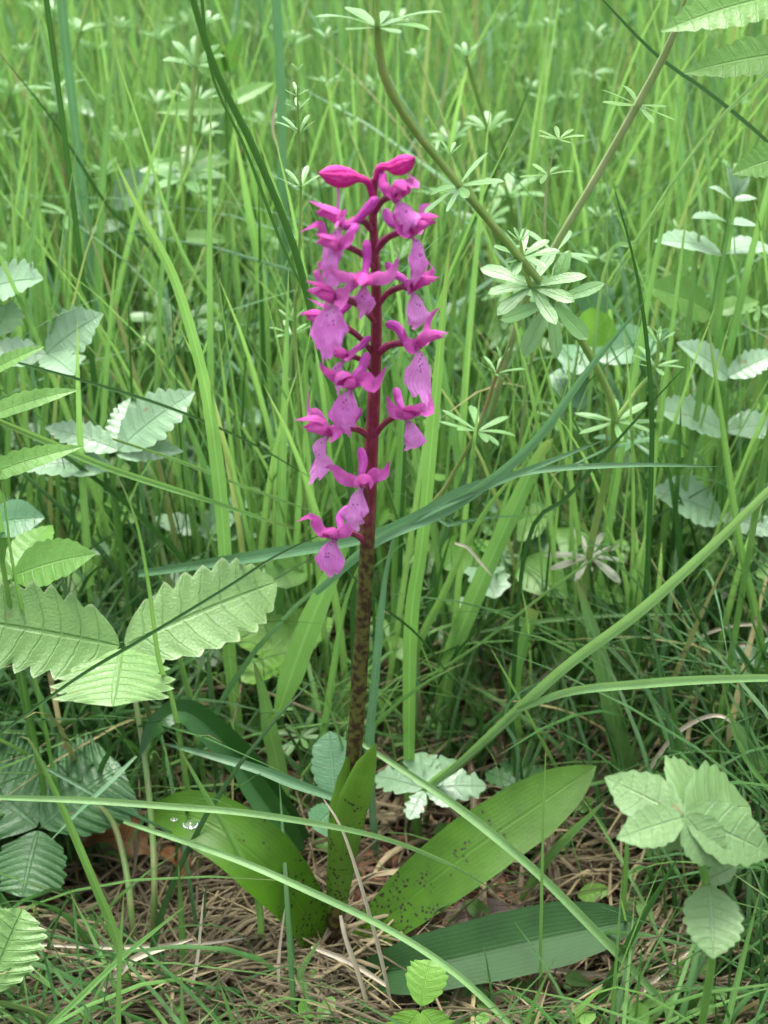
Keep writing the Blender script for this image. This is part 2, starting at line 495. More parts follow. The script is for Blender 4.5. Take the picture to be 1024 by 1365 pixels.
def leaf_mesh(mb, base, tip, nrm, width, kind='ovate', arch=.08, fold=.2, teeth=0, tooth=.15, sweep=.35, pleat=0.0,
              nu=9, rows=None, twist=0., mid=None, rnd_=.5, droop=0., wav=0., veins=None, cup=0.0):
    base = np.asarray(base, float); tip = np.asarray(tip, float)
    L = np.linalg.norm(tip - base)
    nrm = unit(nrm)
    if rows is None:
        rows = max(13, teeth * 6 + 1) if teeth else 15
    t = np.linspace(0, 1, rows)
    if mid is not None:
        P = spline([base] + [np.asarray(m, float) for m in mid] + [tip], rows)
    else:
        P = base + (tip - base) * t[:, None] + nrm * (arch * L * 4 * t * (1 - t) - droop * L * t ** 2)[:, None]
    T, S, Nn = frames(P, nrm, twist)
    w = width * .5 * prof(kind, t)
    if not teeth:
        w = w * (1 + .02 * np.sin(13 * t + rnd_ * 7))
    nv = veins if veins else (teeth if teeth else 6)
    f = (t * nv) % 1.0
    tri = np.abs(2 * f - 1)
    soft = .5 + .5 * np.cos(2 * math.pi * f)
    lr = np.random.default_rng(int(rnd_ * 1e6))
    edges = []
    for side in (0, 1):
        amp = lr.uniform(.55, 1.25, nv + 2); big = lr.uniform(-.05, .03, nv + 2)
        k = np.clip(np.round(t * nv).astype(int), 0, nv)
        kk = np.floor(t * nv).astype(int)
        edges.append((1 - 1.15 * tooth * amp[np.clip(kk, 0, nv)] * (1 - tri) ** 1.25) * (1 + big[k]) if teeth else np.ones_like(t))
    und = lr.uniform(0, 6, 3)
    G = np.zeros((rows, nu, 3)); U = np.zeros((rows, nu, 2))
    for j, s in enumerate(np.linspace(-1, 1, nu)):
        a = abs(s)
        edge = edges[0 if s < 0 else 1]
        lat = a * w * (edge if a > .9 else 1 - (1 - edge) * a ** 5)
        fwd = sweep * lat * (.55 + .45 * a) * np.clip((1 - t) * 3, 0, 1)
        # V fold plus a curl of the margin
        up = lat * math.sin(fold) + cup * w * a ** 2
        up = up + pleat * w * a * (soft - .5) + .05 * w * a * np.sin(t * 5 + und[0] + s * 1.5) + wav * w * a * np.sin(t * 11 + (2 if s > 0 else 0) + rnd_ * 6)
        G[:, j] = P + S * (math.copysign(1, s) * lat * math.cos(fold))[:, None] + T * fwd[:, None] + Nn * up[:, None]
        U[:, j, 0] = (s + 1) / 2
        U[:, j, 1] = t * nv if not kind in ('oblong', 'strap', 'keeled') else t
    mb.grid(G, U, rnd_)

# ------------------------------------------------------------------ setting: ground and sky are world + soil
def build_ground():
    xs = np.unique(np.concatenate([np.linspace(-1.2, 1.2, 121), np.linspace(-6, 6, 61), np.linspace(-60, 60, 41)]))
    ys = np.unique(np.concatenate([np.linspace(-.7, 1.7, 121), np.linspace(-6, 8, 71), np.linspace(-60, 60, 41)]))
    X, Y = np.meshgrid(xs, ys, indexing='ij')
    G = np.stack([X, Y, gz(X, Y)], -1)
    mb = MB(); mb.grid(G[:, ::-1][::-1], np.stack([X, Y], -1))
    o = mb.build('ground', M['soil'])
    tag(o, 'dark brown soil under the grass and straw', kind='structure')
build_ground()

# ------------------------------------------------------------------ grass: nobody could count it
KEEP = [  # the clear sight-lines of the photograph: nothing that stands nearer than the plant itself grows across them
    (395, 200, 610, 800, .03), (430, 800, 530, 1290, .02), (190, 1050, 440, 1260, .05, .86), (450, 1015, 800, 1300, .05, .86),
    (0, 745, 370, 935, .07), (520, 1262, 608, 1365, -.03), (800, 1030, 1024, 1280, -.06), (480, 1000, 650, 1095, .09), (0, 1000, 155, 1180, .04)]

def clear_mask(P, y0):
    """P: (N, rows, 3) blade centre lines -> True where the blade may stand"""
    px, py, d = project(P.reshape(-1, 3))
    px = px.reshape(P.shape[:2]); py = py.reshape(P.shape[:2]); d = d.reshape(P.shape[:2])
    ok = np.ones(len(P), bool)
    Y = P[:, :, 1]
    for K_ in KEEP:
        a, b, c, e, yy = K_[:5]
        hit = (px > a) & (px < c) & (py > b) & (py < e) & (Y < yy) & (d > 0)
        ok &= ~(hit.any(1) & (rng.random(len(P)) < (K_[5] if len(K_) > 5 else 1.1)))
    near = (np.linalg.norm(P - CAM, axis=2) < .16).any(1)
    return ok & ~near

def blades(base, h, w, az, lean, curl, rn, rows=7, cols=3, flat=.4, keep=True, z0=None):
    N = len(base)
    t = np.linspace(0, 1, rows)[None, :]
    dx, dy = np.cos(az), np.sin(az)
    hor = h[:, None] * (lean[:, None] * t + curl[:, None] * t ** 2.4)
    ver = h[:, None] * (t * np.sqrt(np.clip(1 - lean[:, None] ** 2, .05, 1)) - .45 * np.clip(curl[:, None], 0, 2) ** 1.5 * t ** 3)
    z = gz(base[:, 0], base[:, 1]) if z0 is None else z0
    P = np.stack([base[:, 0:1] + dx[:, None] * hor, base[:, 1:2] + dy[:, None] * hor, z[:, None] + np.maximum(ver, .002 * t)], -1)
    if keep:
        ok = clear_mask(P, 0)
        P, w, az, rn = P[ok], w[ok], az[ok], rn[ok]
        N = len(P)
    T = np.gradient(P, axis=1); T /= np.linalg.norm(T, axis=2, keepdims=True) + 1e-9
    wa = az + rng.normal(math.pi / 2, .6, N)
    S0 = np.stack([np.cos(wa), np.sin(wa), np.zeros(N)], -1)[:, None, :]
    S = S0 - T * (S0 * T).sum(-1, keepdims=True)
    S /= np.linalg.norm(S, axis=2, keepdims=True) + 1e-9
    Nn = np.cross(S, T)
    ww = w[:, None] * .5 * (.55 + .45 * np.clip(t / .25, 0, 1)) * (1 - t ** 3) ** .8 + 4e-5
    G = np.zeros((N, rows, cols, 3)); U = np.zeros((N, rows, cols, 2))
    for j, s in enumerate(np.linspace(-1, 1, cols)):
        G[:, :, j] = P + S * (s * ww)[..., None] + Nn * (abs(s) * flat * ww)[..., None]
        U[:, :, j, 0] = (s + 1) / 2; U[:, :, j, 1] = t
    return G, U, rn

def add_blades(mb, G, U, rn):
    N, r, c = G.shape[:3]
    base = mb.n
    mb.v.append(G.reshape(-1, 3)); mb.uv.append(U.reshape(-1, 2)); mb.r.append(np.repeat(rn, r * c)); mb.n += N * r * c
    k = (base + np.arange(N)[:, None, None] * r * c + np.arange(r - 1)[None, :, None] * c + np.arange(c - 1)[None, None, :]).ravel()
    mb.f.append(np.stack([k, k + 1, k + c + 1, k + c], 1))

def sample(n, y0, y1, xa, xb, pw=1.0):
    """points in the wedge that widens with the distance from the camera"""
    y = y0 + (y1 - y0) * rng.random(n) ** pw
    hw = xa + xb * (y - CAM[1])
    x = (rng.random(n) * 2 - 1) * hw
    return np.stack([x, y], 1)

def tufted(p, share=.7, size=.012, per=9):
    """pulls most of the points together into tufts"""
    n = len(p)
    k = max(1, n // per)
    c = p[rng.integers(0, n, k)]
    idx = rng.integers(0, k, n)
    q = c[idx] + rng.normal(0, size, (n, 2))
    m = rng.random(n) < share
    return np.where(m[:, None], q, p)

def grow(n, y0, y1, hr, wr, lean=(.0, .24), curl=(0, .6), rows=7, cols=3, pw=1.0, xa=.12, xb=.42, sel=None, per=9, tint=(0, 1)):
    p = tufted(sample(n, y0, y1, xa, xb, pw), per=per)
    if sel is not None:
        p = p[sel(p)]
    n = len(p)
    h = rng.uniform(*hr, n); w = rng.uniform(*wr, n)
    return blades(p, h, w, rng.uniform(0, 2 * math.pi, n), rng.uniform(*lean, n), rng.uniform(*curl, n) ** 1.0, rng.uniform(*tint, n), rows, cols)

mb = MB()
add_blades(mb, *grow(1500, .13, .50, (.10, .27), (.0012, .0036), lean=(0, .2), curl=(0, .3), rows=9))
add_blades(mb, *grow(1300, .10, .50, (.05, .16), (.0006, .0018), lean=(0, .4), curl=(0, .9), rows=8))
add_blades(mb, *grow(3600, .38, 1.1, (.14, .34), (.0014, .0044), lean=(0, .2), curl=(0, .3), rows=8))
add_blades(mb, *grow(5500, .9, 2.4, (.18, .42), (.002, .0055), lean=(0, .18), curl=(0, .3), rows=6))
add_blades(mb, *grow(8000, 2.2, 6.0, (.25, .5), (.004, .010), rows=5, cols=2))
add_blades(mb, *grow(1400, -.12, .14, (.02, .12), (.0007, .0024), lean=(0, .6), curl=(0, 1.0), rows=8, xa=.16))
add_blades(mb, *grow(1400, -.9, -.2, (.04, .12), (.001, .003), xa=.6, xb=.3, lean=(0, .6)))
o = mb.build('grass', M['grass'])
tag(o, 'green meadow grass growing thickly behind and around the orchid', kind='stuff')

mb = MB()
add_blades(mb, *grow(700, .14, .6, (.12, .30), (.0018, .005), lean=(0, .18), curl=(0, .25), rows=9, tint=(.2, 1)))
add_blades(mb, *grow(2100, .5, 1.6, (.16, .36), (.002, .006), lean=(0, .16), curl=(0, .25), rows=7, tint=(.2, 1)))
add_blades(mb, *grow(3200, 1.3, 3.0, (.2, .42), (.003, .008), lean=(0, .16), curl=(0, .25), rows=5, tint=(.2, 1)))
o = mb.build('grass', M['lime'])
tag(o, 'bright yellowish green broad grass mixed into the meadow', kind='stuff')

mb = MB()
add_blades(mb, *grow(260, .12, .6, (.14, .32), (.0014, .0034), lean=(0, .25), curl=(.1, .8), rows=10))
add_blades(mb, *grow(800, .5, 2.0, (.2, .42), (.002, .0045), lean=(0, .25), curl=(0, .5), rows=7))
o = mb.build('grass', M['blue'])
tag(o, 'bluish green glossy grass mixed into the meadow', kind='stuff')

mb = MB()
add_blades(mb, *grow(5000, -.12, .3, (.003, .009), (.0005, .0012), lean=(0, .7), curl=(0, .6), rows=4, xa=.16, per=90))
o = mb.build('moss', M['grass'])
tag(o, 'short green moss tufts on the soil among the straw', kind='stuff')

mb = MB()
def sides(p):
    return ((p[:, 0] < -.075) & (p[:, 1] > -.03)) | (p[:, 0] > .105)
add_blades(mb, *grow(2300, -.04, .16, (.05, .16), (.001, .0034), lean=(0, .45), curl=(0, .8), rows=9, xa=.14, sel=sides))  # dark green blades; at lower left their colour also stands in for shadow
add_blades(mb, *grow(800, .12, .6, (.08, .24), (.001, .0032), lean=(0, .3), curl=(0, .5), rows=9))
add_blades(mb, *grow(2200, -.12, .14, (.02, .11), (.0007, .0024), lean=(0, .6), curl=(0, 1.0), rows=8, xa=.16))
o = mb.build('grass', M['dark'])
tag(o, 'dark green grass blades standing low between the paler ones', kind='stuff')

# ------------------------------------------------------------------ dry straw lying on the soil
def litter(n, y0, y1, lr, wr, xa, xb, zmax, az=None, pw=1.0, sel=None, clump=None):
    p = sample(n, y0, y1, xa, xb, pw)
    if clump is not None:
        k = rng.random(n) < clump[3]
        q = np.array(clump[:2]) + rng.normal(0, clump[2], (n, 2))
        p = np.where(k[:, None], q, p)
    N = len(p)
    a = rng.uniform(0, 2 * math.pi, N) if az is None else rng.normal(az[0], az[1], N)
    L = rng.uniform(*lr, N); w = rng.uniform(*wr, N)
    rows, cols = 7, 3
    t = np.linspace(-.5, .5, rows)[None]
    bend = rng.normal(0, .25, N)[:, None]
    lx = L[:, None] * t; ly = L[:, None] * bend * (t ** 2 - .12)
    X = p[:, 0:1] + np.cos(a)[:, None] * lx - np.sin(a)[:, None] * ly
    Y = p[:, 1:2] + np.sin(a)[:, None] * lx + np.cos(a)[:, None] * ly
    z0 = rng.random(N)[:, None] ** 1.8 * zmax
    tilt = rng.normal(0, .16, N)[:, None]
    Z = gz(X, Y) + .001 + z0 + np.abs(tilt * lx + L[:, None] * .03) + L[:, None] * rng.uniform(0, .14, N)[:, None] * (1 - 4 * t ** 2)
    P = np.stack([X, Y, Z], -1)
    ok = clear_mask(P, 0) | (P[:, :, 2].max(1) < .022); P = P[ok]; w = w[ok]; N = len(P)
    T = np.gradient(P, axis=1); T /= np.linalg.norm(T, axis=2, keepdims=True) + 1e-9
    up = rng.normal(0, .5, (N, 1, 3)) + np.array([0, 0, 1.0])
    S = np.cross(T, up); S /= np.linalg.norm(S, axis=2, keepdims=True) + 1e-9
    Nn = np.cross(S, T)
    ww = w[:, None] * .5 * (1 - .6 * np.abs(2 * t) ** 3)
    G = np.zeros((N, rows, cols, 3)); U = np.zeros((N, rows, cols, 2))
    for j, s in enumerate((-1, 0, 1)):
        G[:, :, j] = P + S * (s * ww)[..., None] - Nn * (abs(s) * .6 * ww)[..., None]
        U[:, :, j, 0] = (s + 1) / 2; U[:, :, j, 1] = .5
    return G, U, rng.random(N) ** 2.0

mb = MB()
add_blades(mb, *litter(950, -.12, .30, (.02, .10), (.0005, .0016), .16, .25, .012))
add_blades(mb, *litter(1700, .2, .9, (.02, .10), (.0006, .0018), .2, .3, .015))
add_blades(mb, *litter(1300, -.10, .10, (.04, .13), (.0005, .0017), .1, .2, .024, az=(.5, .45), clump=(-.075, -.02, .026, .9)))
add_blades(mb, *litter(400, -.10, .10, (.04, .12), (.0005, .0017), .1, .2, .022, az=(2.3, .5), clump=(-.06, -.025, .026, .9)))
add_blades(mb, *litter(600, -.10, .12, (.04, .12), (.0005, .0016), .1, .2, .025, az=(.4, .5), clump=(.13, .03, .05, .9)))
add_blades(mb, *litter(1500, -.8, -.1, (.03, .10), (.0006, .0018), .4, .3, .012))
add_blades(mb, *litter(420, -.12, .35, (.03, .10), (.002, .0048), .16, .25, .012))
add_blades(mb, *litter(900, .1, .45, (.02, .12), (.0005, .0016), .18, .3, .05))
o = mb.build('straw', M['straw_mix'])
tag(o, 'pale dead grass stalks lying matted over the soil', kind='stuff')

mb = MB()
add_blades(mb, *litter(2600, -.12, .45, (.006, .035), (.0015, .005), .16, .3, .006))
add_blades(mb, *litter(1600, -.12, .30, (.003, .012), (.001, .003), .16, .25, .003))
o = mb.build('leaf_litter', M['brown_bits'])
tag(o, 'reddish brown dead scraps lying on the soil', kind='stuff')

# ------------------------------------------------------------------ low leafy ground cover: nobody could count it
def ground_cover(n_far, n_near, left=False):
    mb = MB()
    p = np.concatenate([sample(n_far, .14, 1.5, .14, .42), sample(n_near, -.12, .2, .14, .3)])
    if left:
        p = p[(p[:, 0] < .05) | (rng.random(len(p)) < .35)]
        n_far = len(p)
    for q, (x, y) in enumerate(p):
        for k in range(rng.integers(2, 5)):
            h = rng.uniform(.015, .09 + .05 * min(y, 1)) if q < n_far else rng.uniform(.004, .025)
            b = np.array([x + rng.normal(0, .012), y + rng.normal(0, .012), float(gz(x, y)) + h])
            a = rng.uniform(0, 2 * math.pi); L = rng.uniform(.012, .03) if q < n_far else rng.uniform(.006, .014)
            tip = b + np.array([math.cos(a) * L, math.sin(a) * L, rng.normal(-.002, .004)])
            if not clear_mask(np.stack([b, tip])[None], 0)[0]:
                continue
            mb.tube([[x, y, float(gz(x, y))], [x * .4 + b[0] * .6, y * .4 + b[1] * .6, b[2] * .6], b], [.0006, .0005, .0003], 3, rng.random(), caps=False)
            leaf_mesh(mb, b, tip, unit([rng.normal(0, .3), -.3 + rng.normal(0, .3), 1]), L * rng.uniform(.5, .8),
                      kind=('ovate', 'round', 'obovate')[rng.integers(0, 3)], nu=5, rows=9 if not left else 19, teeth=0 if not left else 4, tooth=.2, rnd_=rng.random(), fold=.2, arch=.1)
    return mb
o = ground_cover(1100, 320).build('ground_cover', M['herb'])
tag(o, 'small green leaves of low weeds among the grass stems', kind='stuff')
o = ground_cover(520, 0, True).build('ground_cover', M['mint'])
tag(o, 'small whitish green toothed leaves of low weeds, thickest at left', kind='stuff')

# ------------------------------------------------------------------ the orchid
def build_orchid():
    base = at(440, 1285, 0.0)
    base = np.array([base[0], 0.0, float(gz(base[0], 0))])
    root = thing('orchid', base, 'tall magenta orchid spike with spotted basal leaves, the only pink flower in the meadow', 'orchid')
    path = [(440, 1285), (449, 1200), (462, 1090), (474, 980), (480, 890), (486, 790), (491, 700), (495, 600), (500, 500), (502, 420), (500, 340), (497, 280), (500, 238)]
    pts = [at(a, b, -.0005) for a, b in path]
    pts[0] = base - np.array([0, 0, .004])
    P = spline(pts, 60)
    z = (P[:, 2] - P[0, 2]) / (P[-1, 2] - P[0, 2])
    rad = np.interp(z, [0, .1, .35, .55, .75, .92, 1], [.0034, .0032, .0027, .0024, .0020, .0013, .0010])
    mb = MB(); mb.tube(P, rad, 14)
    mb.build('stem', M['stalk'], root)

    def stem_at(py):
        ys = project(P)[1]
        i = int(np.argmin(np.abs(ys - py)))
        return P[i]

    def local(yaw, pitch, roll, scale):
        """columns: side, forward, up of the flower; yaw 0 faces the camera, +90 to the right"""
        y, p, r = R(yaw), R(pitch), R(roll)
        f = np.array([math.sin(y) * math.cos(p), -math.cos(y) * math.cos(p), math.sin(p)])
        s = unit(np.cross(f, [0, 0, 1.]))
        u = np.cross(s, f)
        s2 = s * math.cos(r) + u * math.sin(r); u2 = u * math.cos(r) - s * math.sin(r)
        return np.stack([s2, f, u2], 1) * scale

    def petal(name, mat, parent, C, A, ptsl, width, nrm, kind, cup, parent_rnd, nu=9, rows=13, teeth=0, tooth=.0, pleat=0, wav=.0, lobes=0.0, down=0.0):
        Pm = spline([C + A @ np.array(q) for q in ptsl], rows)
        sc = np.linalg.norm(A[:, 0])
        T, S, Nn = frames(Pm, A @ np.array(nrm) / sc)
        t = np.linspace(0, 1, rows)
        w = width * sc * .5 * prof(kind, t)
        G = np.zeros((rows, nu, 3)); U = np.zeros((rows, nu, 2))
        for j, s in enumerate(np.linspace(-1, 1, nu)):
            th = s * cup
            if abs(cup) > 1e-3:
                lx = np.sin(th) / cup * w; lz = (1 - np.cos(th)) / cup * w
            else:
                lx = s * w; lz = 0 * w
            e = 1.0
            fw = 0
            if lobes:
                # three lobes: the middle one runs on below, notches between it and the side lobes
                a_ = abs(s)
                ed = np.interp(a_, [0, .18, .34, .42, .6, .8, 1], [.35, .15, -.75, -.95, -.55, -.9, -2.3])
                fw = lobes * sc * (ed + .22 * math.sin(s * 26 + parent_rnd * 9) + .15 * math.sin(s * 47 + parent_rnd * 31)) * np.clip((t - .3) / .7, 0, 1) ** 1.6
            jit = wav * w * np.sin(t * 9 + s * 3 + parent_rnd * 12) * abs(s)
            G[:, j] = Pm + S * lx[:, None] * e + Nn * (lz + jit)[:, None] + T * (fw if np.ndim(fw) else np.full(rows, fw))[:, None]
            U[:, j, 0] = (s + 1) / 2; U[:, j, 1] = t
        mb = MB(); mb.grid(G, U, parent_rnd)
        return mb.build(name, mat, parent)

    def flower(spy, cx, cy, Y, yaw, pitch=0, roll=0, scale=1.0, lip_drop=1.0, lip_w=1.0, lip_yaw=0.0, lip_len=1.0, spur=True, open_=1.0):
        C = at(cx, cy, Y)
        scale = scale * .84
        A = local(yaw, pitch, roll, scale)
        r1 = rng.random()
        # the ovary leaves the stem, arches up and carries the flower
        s0 = stem_at(spy)
        back = C - A[:, 1] * .0015
        mid1 = s0 * .62 + back * .38 + np.array([0, 0, .0025]) * scale
        mid2 = s0 * .18 + back * .82 + np.array([0, 0, .0018]) * scale
        Po = spline([s0, mid1, mid2, back], 18)
        mb = MB(); mb.tube(Po, np.interp(np.linspace(0, 1, 18), [0, .3, .8, 1], [.0008, .0010, .0011, .0009]) * scale, 9)
        fl = mb.build('flower', M['ovary'], root)
        j = lambda k: rng.normal(0, k)
        if spur:
            q = [(0, 0, -.0004), (j(.0004), -.0034, .0016 + j(.0006)), (j(.0007), -.0068, .0040 + j(.001)), (j(.001), -.0096, .0072 + j(.0014))]
            Ps = spline([C + A @ np.array(k) for k in q], 14)
            mb = MB(); mb.tube(Ps, np.interp(np.linspace(0, 1, 14), [0, .3, .75, .93, 1], [.0013, .0011, .0015, .0013, .0005]) * scale, 10, r1)
            mb.build('spur', M['spur'], fl)
        # column
        mb = MB(); mb.tube(spline([C + A @ np.array(k) for k in [(0, -.001, 0), (0, .001, .001), (0, .0028, .0026)]], 8), np.array([.0009, .0012, .0013, .0014, .0013, .0011, .0009, .0004]) * scale, 8)
        mb.build('column', M['column'], fl)
        # hood: dorsal sepal and two petals leaning together over the column
        petal('sepal', M['hood'], fl, C, A, [(0, -.0008, .0008), (j(.0003), .0005, .0040), (j(.0004), .0042, .0062 + j(.0006)), (j(.0008), .0100, .0062 + j(.0012))], .0056, (0, .6, -1), 'sepal', 1.0, rng.random())
        for sd in (-1, 1):
            petal('petal', M['hood'], fl, C, A, [(sd * .0006, 0, .0005), (sd * .0022, .0014, .0030), (sd * .0026, .0045, .0045 + j(.0004)), (sd * (.0012 + j(.0004)), .0078, .0042 + j(.0006))], .0050, (-sd * 1.0, .2, -.6), 'sepal', .9, rng.random())
            # lateral sepals spread sideways and back like wings
            k = open_ * (1 + j(.12))
            petal('sepal', M['sepal'], fl, C, A, [(sd * .0010, -.0002, .0004), (sd * .0042 * k, .0004, .0026 + j(.0006)), (sd * .0074 * k, .0010 + j(.0016), .0048 + j(.0016)), (sd * (.0098 * k), .0012 + j(.004), .0080 + j(.0032))], .0050, (sd * .3, 1, .5 + j(.2)), 'wing', .7, rng.random(), wav=.14)
        # lip: hangs forward and down, three lobes, sides folded back
        Al = local(yaw + lip_yaw, pitch, roll, scale)
        L = lip_len
        petal('lip', M['lip'], fl, C, Al, [(0, .0004, -.0004), (0, .0030, -.0012), (0, .0050, -.0042 * lip_drop), (0, .0058 + j(.0008), -.0088 * lip_drop * L), (j(.0008), .0052 + j(.0016), -.0130 * lip_drop * L)], 0.0115 * lip_w * (1 + j(.08)), (0, 1, .45), 'lip', -.75 + j(.25), rng.random(), nu=25, rows=19, lobes=.0023 + abs(j(.0006)), wav=.11)
        return fl

    # the open flowers, from the tip of the spike downwards
    flower(292, 529, 266, -.010, 28, 10, 0, .95, lip_drop=.75, lip_w=.8, open_=.8)
    flower(305, 458, 300, -.012, -78, 0, 0, 1.08, lip_drop=1.0, lip_w=.8, lip_yaw=30)
    flower(345, 548, 313, -.010, 62, 4, 8, 1.05, lip_drop=1.1, lip_w=.75, lip_yaw=-22)
    flower(372, 450, 332, -.016, -46, -4, 0, .95, lip_w=.85, lip_yaw=10)
    flower(384, 486, 376, -.020, -6, -18, 0, 1.0, lip_drop=.7, lip_w=.85)
    flower(415, 549, 386, -.010, 58, 0, 0, 1.0, lip_w=.85, lip_yaw=-35, lip_drop=.95)
    flower(430, 446, 402, -.018, -55, 0, 0, 1.12, lip_yaw=40, lip_w=.95)
    flower(470, 440, 432, -.006, -76, -10, 0, .95, lip_yaw=10, lip_w=.8)
    flower(478, 556, 463, -.010, 66, 2, 5, 1.12, lip_yaw=-45, lip_w=.85, lip_drop=1.05)
    flower(500, 462, 478, -.012, -60, 0, 0, .85, lip_w=.7)
    flower(515, 468, 515, -.018, -22, -4, 0, 1.12, lip_w=1.0)
    flower(585, 542, 556, -.012, 24, 0, 0, 1.02, lip_w=.6, lip_drop=.85)
    flower(592, 440, 578, -.013, -66, -4, 0, 1.15, lip_w=.75, lip_yaw=14, lip_drop=1.0)
    flower(690, 483, 646, -.020, 6, -4, 0, 1.12, lip_w=.85, lip_yaw=-34, open_=1.1)
    flower(728, 446, 716, -.016, -20, -2, 0, 1.08, lip_w=.85, lip_drop=.95, open_=1.0)

    # two closed buds at the tip
    for spy, pts_, rr in ((262, [(497, 262), (490, 243), (474, 237), (455, 236), (440, 233), (425, 231)], .0030), (244, [(501, 238), (506, 224), (518, 222), (530, 222), (543, 216), (553, 210)], .0026)):
        Pb = spline([at(a, b, -.001 - .0015 * i) for i, (a, b) in enumerate(pts_)], 26)
        mb = MB()
        mb.tube(Pb, np.interp(np.linspace(0, 1, 26), [0, .3, .42, .55, .7, .85, .95, 1], [.0009, .0010, .0012, rr * .85, rr, rr * .75, rr * .3, .0003]), 12, .5)
        mb.build('bud', M['bud'], root)
    # short dark bracts where the flower stalks leave the stem
    for spy, dx, dz in ((292, 7, 14), (345, 9, 15), (305, -8, 12), (478, 10, 14), (585, 9, 16), (728, -8, 14)):
        s0 = stem_at(spy)
        mb = MB()
        leaf_mesh(mb, s0, s0 + np.array([dx * .00035, -.002, dz * .0004]), (0, -1, .2), .0022, 'lance', fold=.4, nu=5)
        mb.build('bract', M['hood'], root)
    mb = MB()
    Pw = spline([at(497, 640, -.008), at(505, 634, -.008), at(513, 631, -.008)], 9)
    mb.tube(Pw, np.array([.6, 1.1, 1.4, 1.3, 1.5, 1.3, 1.2, .9, .4]) * .0012, 9)
    tag(mb.build('withered_flower', M['withered'], root), 'small dark withered flower remnant beside the spike')

    # leaves: sheath round the stem, then the spread basal leaves
    def oleaf(label, base_, tip_, mid_, nrm, width, mat, kind='oblong', fold=.15, cup=0.1, twist=0., wav=.03, rows=29, nu=13, name='leaf', rnd_=None):
        mb = MB()
        leaf_mesh(mb, base_, tip_, nrm, width, kind, mid=mid_, fold=fold, cup=cup, sweep=0, nu=nu, rows=rows, twist=twist, wav=wav, rnd_=rng.random() if rnd_ is None else rnd_)
        o_ = mb.build(name, mat, root)
        if label: o_['label'] = label
        return o_
    # sheathing leaf: an open tube rolled round the stem with a free pointed tip
    def sheath(path_, width_px, angle, label, tip_open, kind=None):
        Pc = spline([at(a, b, y) for a, b, y in path_], 26)
        t = np.linspace(0, 1, 26)
        T, S, Nn = frames(Pc, (0.15, -1, .5))
        rad = np.interp(t, [0, .2, .45, .65, .85, 1], [.0038, .0047, .0056, .0055, .0034, .0004]) * width_px
        ang = np.interp(t, [0, .5, .8, 1], [2.9, 2.7, 2.0, 1.0])
        G = np.zeros((26, 17, 3)); U = np.zeros((26, 17, 2))
        for j, s in enumerate(np.linspace(-1, 1, 17)):
            th = s * ang
            G[:, j] = Pc + S * (np.sin(th) * rad)[:, None] + Nn * ((np.cos(th)) * rad)[:, None] * .8
            U[:, j, 0] = (s + 1) / 2; U[:, j, 1] = t * .75
        mb = MB(); mb.grid(G, U, .5)
        o_ = mb.build('sheath_leaf', M['orchid_sheath'], root); o_['label'] = label
    sheath([(448, 1215, .0), (455, 1150, -.001), (466, 1090, -.002), (478, 1050, -.005), (490, 1015, -.009), (501, 990, -.013)], 1.0, 0, 'green sheath leaf with its pointed tip free of the stem', 1)
    sheath([(450, 1200, .0), (455, 1150, .001), (460, 1090, .001), (463, 1055, .0), (464, 1030, -.001), (462, 1008, -.003)], 1.02, 0, 'shorter brown-tipped sheath hugging the stem', 1)
    bl = base + np.array([-.002, -.003, .004])
    oleaf('broad left basal leaf, wet and spotted near its base', bl, at(198, 1082, .012), [at(405, 1215, -.006), at(340, 1140, -.006), at(265, 1092, .002)], (.35, -.62, .75), .0235, M['orchid_leaf'], fold=-.05, cup=.28, wav=.05)
    br = base + np.array([.004, -.002, .004])
    oleaf('broad right basal leaf, densely spotted near its base', br, at(795, 1021, .040), [at(530, 1212, .004), at(620, 1140, .014), at(715, 1075, .028)], (-.42, -.7, .58), .0255, M['orchid_leaf'], fold=.0, cup=.12, wav=.03)
    oleaf('dull folded basal leaf lying low on the right', base + np.array([.006, -.010, .006]), at(852, 1226, -.008), [at(540, 1292, -.022), at(640, 1270, -.019), at(750, 1246, -.014)], (-.05, -.5, .86), .024, M['orchid_fold'], kind='keeled', fold=.3, cup=.0, wav=.04)
    oleaf('dark arched leaf whose tip bends over behind the left basal leaf', at(405, 1120, .035), at(185, 1010, .020), [at(360, 1060, .035), at(300, 990, .035), at(245, 948, .035), at(205, 970, .028)], (.1, -.75, .6), .0125, M['orchid_dark'], fold=.3, kind='strap')
    oleaf('narrow dark leaf rising behind the left basal leaf', at(400, 1135, .025), at(305, 1000, .035), [at(350, 1065, .03)], (.3, -.8, .4), .011, M['orchid_dark'], fold=.3, kind='strap')
    return root
build_orchid()

# ------------------------------------------------------------------ leafy plants
def foot(x, y):
    return np.array([x, y, float(gz(x, y))])

def wpx(px, P):
    return px * depth(P) / FPX

def stalk(root, pts, r0, r1, mat, name='stem', n=24, k=8):
    ra = np.linspace(r0, r1, n); ra[-3:] *= [.8, .5, .12]
    mb = MB(); mb.tube(spline(pts, n), ra, k)
    return mb.build(name, mat, root)

def leafpart(root, base, tip, nrm, wratio, mat, name='leaf', label=None, **kw):
    base = np.asarray(base); tip = np.asarray(tip)
    mb = MB()
    kw.setdefault('rnd_', rng.random())
    leaf_mesh(mb, base, tip, nrm, np.linalg.norm(tip - base) * wratio, **kw)
    o = mb.build(name, mat, root)
    if label: o['label'] = label
    return o

UPN = (0, -.35, .94)

